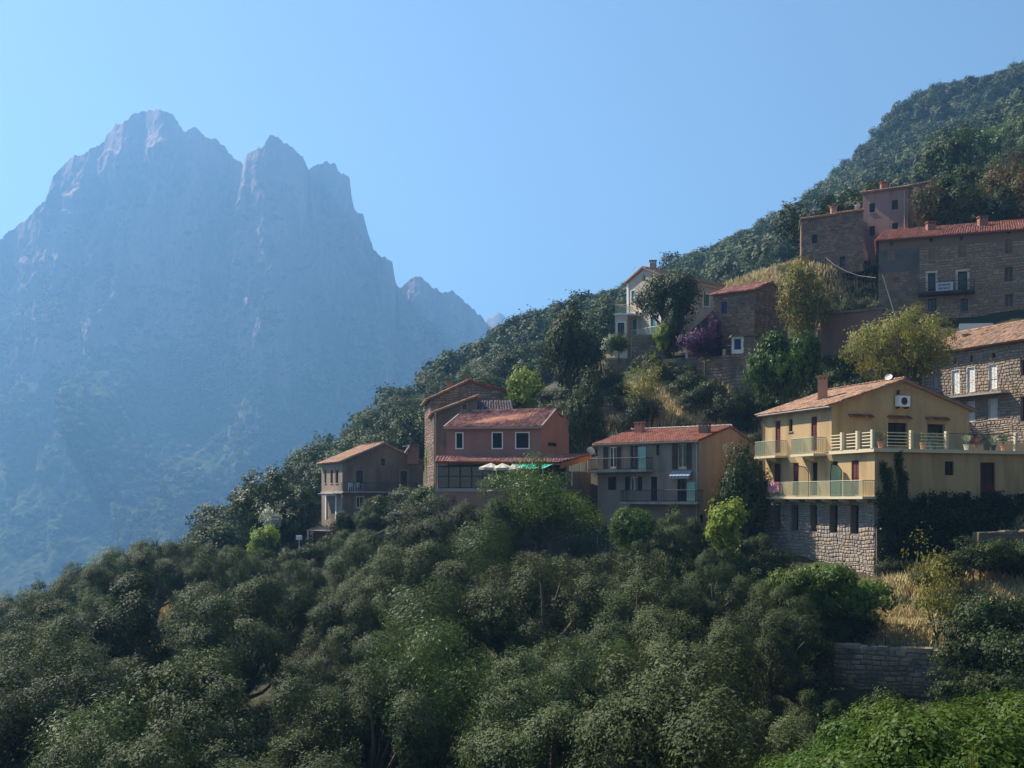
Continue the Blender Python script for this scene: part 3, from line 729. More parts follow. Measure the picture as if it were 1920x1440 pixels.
M_stoneH = mat('brown_granite_blocks', (.31, .235, .17), var=.16, scale=2.5, bump=.6, bscale=9, island=.15, objr=.25, hue=.012, col2=(.24, .19, .15))
M_stoneR = mat('reddish_rubble', (.34, .225, .155), var=.18, scale=2.5, bump=.6, bscale=9, island=.28, objr=.2, hue=.015, col2=(.21, .14, .11))
M_stoneD = mat('weathered_wall_stones', (.31, .22, .14), var=.2, scale=2, bump=.7, bscale=9, island=.2, objr=.3, hue=.012, col2=(.13, .12, .09))
M_tile = mat('terracotta_tiles', (.33, .175, .115), var=.2, scale=2, island=.38, hue=.015, col2=(.30, .17, .11), stain=(.22, .17, .12))
M_tileR = mat('dark_red_tiles', (.28, .095, .06), var=.16, scale=2, island=.35, hue=.012, col2=(.22, .08, .065))
M_tileP = mat('purple_red_tiles', (.25, .092, .072), var=.18, scale=2, island=.42, hue=.02, col2=(.36, .17, .14))
M_tileG = mat('grey_tiles', (.16, .12, .12), var=.2, scale=2, island=.35, hue=.01)
M_brick = mat('red_brick_render', (.27, .125, .09), var=.15, scale=3, bump=.4, col2=(.30, .14, .10))
M_chim = mat('orange_chimney_render', (.42, .22, .14), var=.1, scale=3, bump=.3)
M_conc = mat('concrete', (.36, .32, .27), var=.12, scale=2, stain=(.22, .2, .18), streak=True)
M_white = mat('white_paint', (.74, .72, .68), rough=.6, var=.05)
M_woodred = mat('oxblood_paint', (.115, .028, .030), rough=.55, var=.1, scale=3)
M_wood = mat('brown_wood', (.09, .05, .035), rough=.6, var=.2, scale=6)
M_dkwood = mat('dark_wood', (.03, .024, .022), rough=.6, var=.2, scale=6)
M_shutdk = mat('dark_green_shutters', (.022, .032, .032), rough=.6, var=.1)
M_turq = mat('turquoise_shutters', (.10, .30, .32), rough=.6, var=.08)
M_grnsh = mat('green_shutters', (.12, .19, .12), rough=.6, var=.08)
M_blue = mat('blue_door', (.03, .05, .13), rough=.6, var=.1)
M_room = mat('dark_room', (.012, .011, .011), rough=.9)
M_iron = mat('dark_iron', (.05, .045, .045), rough=.5, var=.1)
M_railg = mat('pale_green_railing', (.33, .36, .27), rough=.5, var=.1)
M_rwhite = mat('cream_railing', (.62, .53, .36), rough=.5, var=.05)
M_metal = mat('galvanised_metal', (.45, .45, .45), rough=.4, metal=.6)
M_dish = mat('dish_enamel', (.70, .69, .66), rough=.4)
M_plastic = mat('white_plastic', (.72, .72, .75), rough=.35)
M_cloth = mat('cream_canvas', (.46, .43, .35), rough=.9, var=.06)
M_green = mat('green_canvas', (.02, .36, .26), rough=.8, var=.06)
M_curt = mat('pale_curtain', (.42, .42, .44), rough=.9)
def glassmat(name, c, rough=.08, alpha=1.0):
    m = bpy.data.materials.new(name); m.use_nodes = True; p = m.node_tree.nodes['Principled BSDF']
    p.inputs['Base Color'].default_value = (*c, 1); p.inputs['Roughness'].default_value = rough; p.inputs['Specular IOR Level'].default_value = .6
    p.inputs['Alpha'].default_value = alpha; MATS[name] = m; return m
M_glass = glassmat('window_glass', (.012, .016, .018), alpha=.8)
M_gpanel = glassmat('green_glass_panel', (.26, .32, .22), .2, .22)
M_gscreen = glassmat('green_screen', (.22, .42, .34), .3, .8)
M_teal = glassmat('dark_teal_glass', (.012, .028, .030), .06, .85)
# ------------------------------------------------------------------ the yellow house
def xy(px, Y): return ((px-CX)/F*Y, Y)
def yellow_house():
    R = empty('yellow_house', (17.25, 73.4, -4.5), 'yellow rendered house on a stone base with a railed terrace and tiled gable roof', 'house', None)
    A = V2((17.25, 73.4)); u = Vector((3.9, -11.2)).normalized(); g = Vector((-u.y, u.x))
    D = A+u*11.86; C = A+u*7.75; B = C+g*10.6; E = D+g*12.9
    f = Fac(R, A, D, .06, [(0, 5.8), (7.75, 5.8), (7.75, 2.72), (11.86, 2.72)], M_yel)
    for (x0, x1, y0, y1, g_) in ((1451, 1463.5, 869, 929, 0), (1486.5, 1497.5, 868, 929, 0), (1520.5, 1532.5, 866.5, 929, 1), (1557.5, 1571, 865, 929, 1), (1596.5, 1610.5, 863, 929, 0)):
        if g_: f.open(x0, y0, x1, y1, 'door', frame=M_dkwood, mull=1, depth=.25, fw=.07, bars=2)
        else: f.open(x0, y0, x1, y1, 'door', frame=M_woodred, mull=1, depth=.2, shut=('closed', M_woodred))
    f.open(1454, 789, 1463.5, 849, 'door', frame=M_woodred, mull=1, shut=('closed', M_woodred))
    f.open(1479, 786, 1486, 809, 'window', frame=M_dkwood, mull=0, sill=True)
    f.open(1521, 781, 1532, 845, 'door', frame=M_woodred, mull=1, shut=('closed', M_woodred))
    f.build()
    b = MB(); f.box(b, 0, .26, .06, 5.7, 0.003, .05); b.build('corner_strip', M_yel, R)
    # stone base
    fs = Fac(R, A, D, -4.6, .06, M_mortar, 'stone_base')
    for (x0, x1, y1) in ((1451.5, 1463.5, 993), (1484, 1497, 995), (1519.5, 1532, 997), (1556, 1570.5, 999), (1595, 1610, 1001)):
        fs.open(x0, 947, x1, y1, 'window', frame=M_brown, mull=0, depth=.42, fw=.05, pane=M_brown if x0 < 1460 else None)
    fs.build(); fs.stones(h=.19, l=.28, m=M_stoneY, limit=300, proud=.05, seed=3, var=.5)
    # balconies with green tinted panels
    balcony(f, 1434, 1617, 931, 903, depth=.95, thick=.15, rail='bars', m=M_rwhite, rm=M_railg, pm=M_gpanel, brackets=6)
    balcony(f, 1430, 1452, 854.5, 827, depth=.9, thick=.15, rail='bars', m=M_rwhite, rm=M_railg, pm=M_gpanel, brackets=1, s01=(.35, 2.9))
    s0, _ = f.uv(1521, 850, 0); s1, _ = f.uv(1532, 850, 0)
    balcony(f, 1497, 1530, 850.5, 820.5, depth=.9, thick=.15, rail='bars', m=M_rwhite, rm=M_railg, pm=M_gpanel, brackets=1, s01=(s0-1.0, s1+.9))
    for (xc, pm_, w) in ((1505, M_gpanel, .55), (1567, M_gscreen, .62)):
        # arched privacy screens standing across the balcony
        uu, z = f.uv(xc, 929, .5); b = MB(); pts = [f.pt(uu, .12, .06), f.pt(uu, 1.7, .06), f.pt(uu, 2.0, .3), f.pt(uu, 2.1, .8), f.pt(uu, 1.5, .88), f.pt(uu, .12, .88)]
        for i in range(6): b.tube([pts[i], pts[(i+1) % 6]], .028, 5)
        o = b.build('balcony_screen', M_shutdk, R)
        b = MB(); b.poly(pts); b.poly([f.pt(uu+.012, p[2], o_) for p, o_ in zip(pts, (.06, .06, .3, .8, .88, .88))][::-1]); b.build('screen_panel', pm_, o)
    # gable wall
    sa, za = 0, 0
    fg = Fac(R, C, B, 2.72, 5.8, M_yel); sa, za = fg.uv(1690, 716); fg.top = [(0, 5.8), (sa, za), (fg.L, 5.8)]
    fg.open(1665, 792.5, 1702, 838, 'window', frame=M_dkwood, mull=1, depth=.3); fg.open(1739, 795, 1772, 833, 'window', frame=M_dkwood, mull=1, depth=.3)
    fg.open(1681, 731, 1688, 740, 'window', frame=M_brick, mull=0, fw=.05, label='tiny attic window above the air conditioner')
    fg.build()
    for (x0, x1, y) in ((1590, 1635, 782.5), (1663, 1706, 785), (1734, 1777, 787.5)):
        a, z = fg.uv(x0, y); c, _ = fg.uv(x1, y); b = MB(); b.hexa([fg.pt(a, z-.02, .28), fg.pt(c, z-.02, .28), fg.pt(c, z+.12, 0), fg.pt(a, z+.12, 0), fg.pt(a, z+.03, .28), fg.pt(c, z+.03, .28), fg.pt(c, z+.18, 0), fg.pt(a, z+.18, 0)])
        k = int((c-a)/.2)
        for i in range(k):
            v = a+(c-a)*(i+.5)/k; b.tube([fg.pt(v, z+.03, .30), fg.pt(v, z+.18, 0)], .07, 6)
        b.build('tile_hood', M_tileR, R)
    # lower front block
    Fac(R, D, E, -4.6, -.6, M_mortar, 'stone_base').build(); ff = Fac(R, D, E, -.6, 2.72, M_yel)
    ff.open(1771.5, 865, 1789, 891, 'window', frame=M_dkwood, mull=1, bars=1, depth=.2, fw=.07); ff.open(1838, 867, 1866.5, 931, 'door', frame=M_woodred, mull=1, half=True, depth=.18, curtain=M_curt)
    ff.build()
    Eb = E-u*4.6
    Fac(R, E, Eb, -3, 2.72, M_yel).build(); Fac(R, B, B-u*7.75, 0, 5.8, M_yel).build()
    Ab = B-u*7.75
    bk = Fac(R, Ab, A, -4.5, [(0, 5.8), (5.3, za), (10.6, 5.8)], M_yel); bk.build()
    # terrace slab
    o_ = .3; poly = [C-u*.2-g*o_, D+u*o_-g*o_, E+u*o_+g*.25, E-u*4.9+g*.25, B+u*.02+g*.0, C+u*.0]
    ts = box_part(R, 'terrace_slab', poly, 2.725, 2.93, M_rwhite)
    # railings: left side sections then front
    fl = Fac(R, C-g*(o_-.06), D-g*(o_-.06)+u*o_, 2.93, 4, M_rwhite); fr = Fac(R, D+u*(o_-.06)-g*o_, E+u*(o_-.06)+g*.2, 2.93, 4, M_rwhite)
    def post(fc, px):
        v, _ = fc.uv(px, 830); b = MB(); fc.box(b, v-.09, v+.09, 2.93, 4.02, -.09, .09); b.build('railing_post', M_rwhite, ts); return v
    def bars(fc, a, c, m=M_rwhite, n=5, r=.03):
        b = MB()
        for k in range(n): z = 3.1+.19*k; b.tube([fc.pt(a, z), fc.pt(c, z)], r, 5)
        b.build('railing_bar' if n < 2 else 'railing', m, ts)
    p1, p2, p3 = post(fl, 1579), post(fl, 1608), post(fl, 1636)
    for p, px in ((p1, 1558), (p2, 1587.5), (p3, 1616.5)): bars(fl, fl.uv(px, 830)[0], p)
    q0 = .1; q1, q2, q3 = post(fr, 1708.5), post(fr, 1774.5), post(fr, 1904)
    bars(fr, fr.uv(1664, 830)[0], q1); bars(fr, fr.uv(1727, 830)[0], q2); bars(fr, fr.uv(1872, 830)[0], q3, r=.02)
    for (x0, x1) in ((1640, 1663), (1712, 1770), (1780, 1825), (1829, 1870)):
        a = fr.uv(x0, 830)[0]; c = fr.uv(x1, 830)[0]; b = MB(); fr.box(b, a, c, 3.0, 3.86, -.03, -.024); b.build('railing_panel', glassmat('terrace_glass', (.18, .22, .17), .1, .22) if 'terrace_glass' not in MATS else MATS['terrace_glass'], ts)
    b = MB(); b.tube([fr.pt(q2, 3.9), fr.pt(q3, 3.9)], .018, 5); b.build('handrail', M_iron, ts)
    # roof
    ov = .35; ridge0 = C+g*sa; zr = za+.14
    ze = 5.8-.06; A3 = lambda p, z: (p.x, p.y, z)
    fr0 = u*ov; bk0 = -u*(7.75+.25)
    rl = roof_plane(R, A3(A-g*ov-u*.25, ze), A3(C-g*ov+fr0, ze), A3(ridge0+fr0, zr), A3(ridge0+bk0, zr), M_tile, M_tile, seed=1, jit=.02)
    roof_plane(R, A3(B+g*ov+fr0, ze), A3(B+g*ov+bk0, ze), A3(ridge0+bk0, zr), A3(ridge0+fr0, zr), M_tile, M_tile, seed=2, jit=.02)
    ridge_tiles(rl, A3(ridge0+fr0, zr+.07), A3(ridge0+bk0, zr+.07), M_tile)
    gutter(R, A3(A-g*(ov+.05), ze-.08), A3(C-g*(ov+.05)+fr0, ze-.08), M_conc)
    chimney(R, 0, 0, 0, .1) if False else None
    # chimney on the left slope
    Yc = 70.0; cx, cy = xy(1542.5, Yc); chimney(R, cx, cy, 6.1, (HY-706)/F*Yc, .62, .55, M_chim, rz=-.3)
    return R, f, fg, ff, fr, fl, (A, C, D, E, u, g)
R_Y, fY, fYg, fYf, fYr, fYl, YG = yellow_house()
downpipe(fY, .12, -4.4, 5.6, M_brown)

# ------------------------------------------------------------------ grey and ochre house in the middle
def grey_house():
    A = V2((6.3, 78.5)); C = V2((12.95, 74.0)); u = (C-A).normalized(); g = Vector((-u.y, u.x)); B = C+g*11.2; Ab = A+g*11.2
    R = empty('ochre_house', (12.95, 74, -4.5), 'grey fronted house with ochre gable side and low red tiled roof', 'house', None)
    f = Fac(R, A, C, 1.9, 4.05, M_greyr)
    f.open(1131, 838, 1140.5, 879.5, 'door', frame=M_brown, mull=0, shut=('closed', M_wood)); f.open(1141.5, 838, 1155.5, 879.5, 'door', frame=M_white, mull=1, curtain=M_curt)
    f.open(1156.5, 838, 1165, 879.5, 'door', frame=M_brown, mull=0, shut=('closed', M_wood)); f.open(1182, 836, 1198.5, 879.5, 'door', frame=M_wood, mull=1)
    f.open(1230.5, 834, 1236.5, 854, 'window', frame=M_dkwood, mull=0); f.open(1270, 832, 1287.5, 879.5, 'door', frame=M_rwhite, mull=1, shut=('open', M_wood))
    f.build()
    fl = Fac(R, A, C, -4.5, 1.9, M_pinkb)
    fl.open(1140, 894, 1155.5, 918.5, 'window', frame=M_dkwood, mull=1, shut=('closed', M_dkwood)); fl.open(1181, 894, 1196, 920, 'window', frame=M_white, mull=1, shut=('open', M_dkwood))
    fl.open(1220.5, 894, 1232, 939, 'door', frame=M_dkwood, mull=0, shut=('closed', M_dkwood)); fl.open(1270, 896, 1287, 940, 'door', frame=M_dkwood, mull=1)
    fl.build()
    # grey middle storey panel
    b = MB(); a0, z0 = fl.uv(1196, 940); a1 = fl.L
    sa = 5.6; za = 5.22
    fg = Fac(R, C, B, -4.5, [(0, 4.05), (sa, za), (11.2, 4.05)], M_oran)
    fg.open(1352, 894, 1370, 924, 'window', frame=M_dkwood, mull=1, shut=('closed', M_dkwood)); fg.open(1313, 965, 1321, 992, 'door', frame=M_dkwood, mull=0); fg.build()
    Fac(R, B, Ab, -1, 4.05, M_oran).build(); Fac(R, Ab, A, -3, [(0, 4.05), (5.6, za), (11.2, 4.05)], M_oran).build()
    A3 = lambda p, z: (p.x, p.y, z); ov = .3; r0 = A+g*sa; r1 = C+g*sa; zr = za+.12; ze = 4.02
    rl = roof_plane(R, A3(A-g*ov-u*.2, ze), A3(C-g*ov+u*.12, ze), A3(r1+u*.12, zr), A3(r0-u*.2, zr), M_tileR, M_tileR, seed=4, pitch=.19, h=.035, jit=.005)
    roof_plane(R, A3(B+g*ov+u*.12, ze), A3(Ab+g*ov-u*.2, ze), A3(r0-u*.2, zr), A3(r1+u*.12, zr), M_tileR, M_tileR, seed=5, pitch=.19, h=.035, jit=.005)
    ridge_tiles(rl, A3(r0-u*.2, zr+.05), A3(r1+u*.12, zr+.05), M_cream)
    gutter(R, A3(A-g*(ov+.06)-u*.2, ze-.06), A3(C-g*(ov+.06)+u*.12, ze-.06), M_cream)
    downpipe(f, f.L-.12, -3.5, 3.95, M_cream); downpipe(fg, fg.L-.15, 0, 3.9, M_cream)
    balcony(f, 1102, 1212, 881, 859, depth=1.1, thick=.16, rail='bars', m=M_conc, rm=M_iron)
    balcony(fl, 1162, 1307, 941, 919, depth=1.1, thick=.16, rail='bars', m=M_conc, rm=M_iron)
    for (fc, x0, x1, y0, y1, m) in ((f, 1197, 1211, 838, 880, M_gscreen), (fl, 1289, 1304, 904, 940, M_gscreen)):
        a, c, z0, z1 = fc.rect(x0, y0, x1, y1, .5); b = MB(); fc.box(b, a, c, z0, z1, .52, .535); b.build('glass_screen', m, R)
    c1 = xy(1199, 81); chimney(R, c1[0], c1[1], 4.3, (HY-792)/F*81, .62, .5, M_chim, rz=-.6)
    c1 = xy(1321.5, 76.5); chimney(R, c1[0], c1[1], 4.2, (HY-793)/F*76.5, .68, .6, M_brown, rz=-.6)
    # striped awning box over the lower door
    a, c, z0, z1 = fl.rect(1257, 886, 1295, 896, .4); b = MB(); n = 12
    aw = empty('striped_awning', fl.pt((a+c)/2, z0, .3), 'small blue and white striped scalloped awning over the lower balcony door', 'awning')
    for k in (0, 1):
        b = MB()
        for i in range(k, n, 2):
            p, q = a+(c-a)*i/n, a+(c-a)*(i+1)/n
            b.hexa([fl.pt(p, z0+.12, .62), fl.pt(q, z0+.12, .62), fl.pt(q, z1+.1, .05), fl.pt(p, z1+.1, .05), fl.pt(p, z0+.15, .62), fl.pt(q, z0+.15, .62), fl.pt(q, z1+.13, .05), fl.pt(p, z1+.13, .05)])
            b.poly([fl.pt(p, z0+.12, .625), fl.pt(q, z0+.12, .625), fl.pt(q, z0-.04, .625), fl.pt((p+q)/2, z0-.1, .625), fl.pt(p, z0-.04, .625)])
        b.build('stripe', mat('blue_stripe', (.22, .24, .27)) if k else mat('pale_stripe', (.34, .34, .36)), aw)
    return R, f, fl, fg
R_G, fG, fGl, fGg = grey_house()

# ------------------------------------------------------------------ pink restaurant house
def restaurant():
    A = V2((-4.97, 80.8)); C = V2((2.2, 80.0)); S = V2((4.49, 84.2)); T = V2((-3.5, 86.0))
    R = empty('pink_restaurant', (2.2, 80, -2), 'terracotta pink restaurant house with glazed veranda under a lean-to tiled roof', 'house', None)
    f = Fac(R, A, C, .2, 5.38, M_pink)
    f.open(856, 812.5, 867, 840, 'window', frame=M_shutdk, mull=1, shut=('closed', M_shutdk), sur=M_white, sw=.09)
    f.open(924, 812, 941, 840, 'window', frame=M_shutdk, mull=1, shut=('closed', M_shutdk), sur=M_white, sw=.09)
    f.open(968, 812, 991, 840, 'window', frame=M_shutdk, mull=1, shut=('closed', M_shutdk), sur=M_white, sw=.09); f.build()
    zap = (HY-772)/F*83.0
    sd = Fac(R, C, S, -2, [(0, 5.38), (2.5, zap), (3.2, zap-.4), (4.78, 6.25)], M_oranside)
    sd.open(1027.5, 830, 1044, 837, 'window', frame=M_dkwood, mull=1, depth=.15); sd.build()
    Fac(R, S, T, 0, 6.2, M_oranside).build(); Fac(R, T, A, -1, [(0, 6.2), (5.4, 5.38)], M_pink).build()
    w2, _ = sd.uv(1066, 800); b = MB(); sd.box(b, 3.55, 4.75, -1, (HY-787)/F*84, -.5, .02); b.build('buttress', M_oranside, R)
    A3 = lambda p, z: (p.x, p.y, z)
    rr = V2(sd.pt(2.5, 0)[:2]); rl = V2(xy(868, 84.3))
    o = roof_plane(R, (A.x-.15, A.y-.4, 5.36), (C.x+.05, C.y-.4, 5.36), (rr.x, rr.y, zap+.1), (rl.x, rl.y, zap+.12), M_tileP, M_tileP, seed=6, pitch=.2)
    ridge_tiles(o, (rl.x, rl.y, zap+.16), (rr.x, rr.y, zap+.14), M_tileP, .09)
    ridge_tiles(o, (A.x-.15, A.y-.4, 5.42), (rl.x, rl.y, zap+.16), M_cream, .07)
    ridge_tiles(o, (C.x+.05, C.y-.4, 5.42), (rr.x, rr.y, zap+.14), M_cream, .06)
    roof_plane(R, (S.x, S.y, 6.2), (T.x, T.y, 6.2), (rl.x, rl.y, zap+.1), (rr.x, rr.y, zap+.1), M_tileP, M_tileP, tiles=False, name='rear_roof')
    gutter(R, (A.x-.15, A.y-.45, 5.3), (C.x+.05, C.y-.45, 5.3), M_conc)
    c = xy(1032, 82.6); chimney(R, c[0], c[1], 6.2, (HY-764)/F*82.6, .75, .5, M_brick)
    b = MB(); c = xy(1053, 84); b.tube([(c[0], c[1], 6.0), (c[0]+.08, c[1], 6.95)], .05, 6); b.build('vent_pipe', M_white, R)
    # lean-to roof over the veranda
    bl = xy(818, 80.9); br = xy(1109, 81.5); fl_ = xy(816, 77.2); fr_ = xy(1052, 76.0)
    zf = (HY-866)/F*77.2
    lo = roof_plane(R, (fl_[0], fl_[1], zf), (fr_[0], fr_[1], (HY-867)/F*76), (br[0], br[1], (HY-852)/F*81.5), (bl[0], bl[1], 3.17), M_tileR, M_tileP, seed=8, pitch=.2, course=.4, name='veranda_roof')
    b = MB(); zq = (HY-867)/F*76; b.hexa([(fr_[0], fr_[1], zq-.42), (br[0], br[1], zq+.42), (br[0]-.05, br[1]+.05, zq+.42), (fr_[0]-.05, fr_[1]+.05, zq-.42), (fr_[0], fr_[1], zq-.06), (br[0], br[1], (HY-852)/F*81.5-.06), (br[0]-.05, br[1]+.05, (HY-852)/F*81.5-.06), (fr_[0]-.05, fr_[1]+.05, zq-.06)])
    b.build('fascia', mat('orange_fascia', (.50, .17, .06), var=.1), R)
    # veranda glazing
    v = Fac(R, xy(820, 77.8), xy(1058, 76.8), .75, 2.55, M_teal, 'veranda')
    fz0 = .75
    b = MB(); k = 11; L = v.L
    for i in range(k+1):
        u_ = L*i/k; v.box(b, u_-.045, u_+.045, fz0, 2.56, -.05, .05)
    v.box(b, 0, L*.42, 2.3, 2.38, -.04, .04); v.box(b, 0, L, fz0+.85, fz0+.92, -.04, .04); v.box(b, 0, L, fz0, fz0+.08, -.045, .045)
    fo = b.build('veranda_frame', mat('dark_teal_frame', (.03, .045, .045), rough=.5), R)
    for i in range(k):
        u0, u1 = L*i/k+.05, L*(i+1)/k-.05; b = MB(); z1 = 2.3 if i < 5 else fz0+.85
        v.box(b, u0, u1, fz0+.08, z1, -.006, .006); b.build('pane', M_teal if i < 5 else MATS['terrace_glass'], fo)
    b = MB(); v.box(b, -.1, L+.1, fz0-.25, fz0-.002, -4.2, .3); b.build('terrace_floor', M_conc, R)
    Fac(R, v.pt(-.1, 0, .2)[:2], v.pt(L+.1, 0, .2)[:2], -4, fz0-.25, M_pink, 'terrace_wall').build()
    b = MB(); v.box(b, 0, L, fz0, 2.5, -2.9, -2.8); b.build('inner_wall', mat('dark_inner_wall', (.06, .045, .04), var=.2), R)
    sdw = Fac(R, V2(v.pt(L, 0)[:2]), V2(br), .75, 2.6, M_conc, 'side_wall')
    b = MB(); 
    for px in (1072, 1087, 1101):
        uu, _ = sdw.uv(px, 880); b.tube([sdw.pt(uu, .9), sdw.pt(uu, (HY-862)/F*80)], .05, 6)
    b.build('veranda_post', M_white, R)
    a = xy(1060, 77.5); c = xy(1108, 80); b = MB(); b.hexa([(a[0], a[1], -2), (c[0], c[1], -2), (c[0], c[1]+1.5, -2), (a[0], a[1]+1.5, -2), (a[0], a[1], 1.98), (c[0], c[1], 2.03), (c[0], c[1]+1.5, 2.03), (a[0], a[1]+1.5, 1.98)]); b.build('garden_wall', M_brown, R)
    downpipe(v, .02, -.5, 3.0, M_cream)
    return R, v
R_P, fV = restaurant()
def parasol(i, px, Y, ztop, r, tilt, label):
    x, y = xy(px, Y); e = empty('parasol', (x, y, .5), label, 'parasol', 'cream parasols on the restaurant terrace')
    b = MB(); b.tube([(x, y, .5), (x+tilt*.3, y, ztop-.05)], .03, 6); b.build('pole', M_wood, e)
    b = MB(); n = 8; apex = (x+tilt*.3, y, ztop); ring = []; low = []
    for k in range(n):
        a = 2*math.pi*k/n+.2; ring.append((x+r*math.cos(a), y+r*math.sin(a)*.9, ztop-.34-tilt*.25*math.cos(a))); low.append((ring[-1][0]*1.0, ring[-1][1], ring[-1][2]-.17))
    for k in range(n):
        p, q = ring[k], ring[(k+1) % n]; m_ = tuple((p[j]+q[j])/2-(.05 if j == 2 else 0) for j in range(3))
        b.poly([apex, p, m_, q]); b.quad(p, low[k], low[(k+1) % n], q)
    b.build('canopy', M_cloth, e)
    b = MB(); b.lathe((x, y, .5), [(.25, 0), (.25, .08), (.05, .12)], 10); b.build('base', M_conc, e)
for i, (px, Y, zt, r, t, lb) in enumerate(((920, 75.4, 2.53, .85, .1, 'leftmost cream canvas parasol before the restaurant veranda'), (943, 75.0, 2.5, .85, -.15, 'middle cream canvas parasol between two others on the veranda terrace'), (966, 74.8, 2.42, .8, -.35, 'tilted cream parasol beside the green awning'))):
    parasol(i, px, Y, zt, r, t, lb)
def green_awning():
    e = empty('green_awning', P(1005, 880, 76.2), 'bright green canvas awning stretched before the restaurant veranda', 'awning')
    b = MB(); a = P(962, 868.5, 76.6); c = P(1041, 868, 76.3); d = P(1018, 878.5, 74.6); f_ = P(955, 879, 74.8)
    n = 8
    for i in range(n):
        p0, p1 = lerp3(a, c, i/n), lerp3(a, c, (i+1)/n); q0, q1 = lerp3(f_, d, i/n), lerp3(f_, d, (i+1)/n); s0 = .03*(i % 2); s1 = .03*((i+1) % 2)
        b.quad((q0[0], q0[1], q0[2]-s0), (q1[0], q1[1], q1[2]-s1), p1, p0)
    b.build('canvas', M_green, e); b = MB(); b.tube([f_, d], .025, 5); b.tube([a, f_], .02, 5); b.tube([c, d], .02, 5); b.build('awning_arm', M_white, e)
    x, y, z = d; b = MB(); b.tube([(x, y, z), (x, y+.1, .3)], .025, 5); x, y, z = f_; b.tube([(x, y, z), (x, y+.1, .3)], .025, 5); b.build('post', M_white, e)
green_awning()

# ------------------------------------------------------------------ tall stone houses behind the restaurant
def tall_stone():
    R = empty('tall_stone_house', (-7, 92, -1), 'tall rubble stone house with flat gable and two red chimneys behind the restaurant', 'house', None)
    C = V2(xy(807.5, 92)); E = V2(xy(960, 92)); L = V2(xy(797, 98))
    f = Fac(R, C, E, -2, 8, M_mortard)
    pr = [f.uv(808, 748), f.uv(878, 716), f.uv(960, 737)]; f.top = [(0, pr[0][1]), (pr[1][0], pr[1][1]), (f.L, pr[2][1])]
    f.build(); f.stones(h=.2, l=.34, m=M_stoneR, seed=5, z0=4.5)
    fl = Fac(R, L, C, -2, pr[0][1]-.05, M_mortar); fl.build(); fl.stones(h=.22, l=.4, m=M_stoneR, seed=6)
    Lr = E+V2((.6, 6)); Fac(R, E, Lr, 2, pr[2][1], M_mortard).build(); Fac(R, Lr, L, 2, pr[2][1]-.3, M_mortard).build()
    ap = V2(f.pt(pr[1][0], 0)[:2]); apb = ap+V2((-.3, 6)); za = pr[1][1]+.12
    a = roof_plane(R, (L.x-.35, L.y, pr[0][1]-.1), (C.x-.35, C.y-.25, pr[0][1]-.08), (ap.x, ap.y-.25, za), (apb.x, apb.y, za), M_tile, M_tile, seed=10)
    roof_plane(R, (E.x+.3, E.y-.25, pr[2][1]+.02), (Lr.x+.3, Lr.y, pr[2][1]), (apb.x, apb.y, za), (ap.x, ap.y-.25, za), M_tileR, M_tileR, seed=11)
    for (px, y1, Y, w) in ((843, 717, 93.5, .5), (877.5, 706, 95, .42)):
        c = xy(px, Y); chimney(R, c[0], c[1], 8.6, (HY-y1)/F*Y, w, w, M_brick)
    # front house
    R2 = empty('brown_stone_house', (-6, 84, -1), 'brown rendered house with slanting verge, small attic window and grey tiled lean-to', 'house', None)
    C = V2(xy(814.5, 84)); E = V2(xy(962, 84)); L = V2(xy(806.5, 90))
    f = Fac(R2, C, E, -2, 8, M_brown); q0 = f.uv(814.5, 774); q1 = f.uv(894.5, 743)
    f.top = [(0, q0[1]), (q1[0], q1[1]), (q1[0], 6.9), (f.L, 6.9)]; f.open(867.5, 758.5, 874.5, 767.5, 'window', frame=M_dkwood, mull=0, sur=M_brownl, sw=.12, curtain=M_curt); f.build()
    fl = Fac(R2, L, C, -2, q0[1]-.05, M_mortar); fl.build(); fl.stones(h=.22, l=.4, m=M_stoneR, seed=7)
    q = V2(f.pt(q1[0], 0)[:2]); qb = q+V2((0, 5)); Fac(R2, q, qb, 6.8, q1[1], M_brown).build()
    roof_plane(R2, (L.x-.2, L.y, q0[1]), (C.x-.2, C.y-.25, q0[1]-.02), (q.x+.1, q.y-.25, q1[1]+.06), (qb.x-.2, qb.y, q1[1]+.06), M_tile, M_tile, seed=12)
    roof_plane(R2, (q.x+.05, q.y-.2, (HY-774)/F*84), (E.x+.1, E.y-.2, (HY-774)/F*84), (E.x-.1, 87, (HY-753)/F*87), (q.x+.05, 87, (HY-753)/F*87), M_tileG, M_tileG, seed=13, name='lean_to_roof')
    Fac(R2, E, E+V2((-.1, 3)), -1, 6.8, M_brown).build()
    downpipe(f, .1, -1, 6.7, M_cream)
    return f
fT = tall_stone()

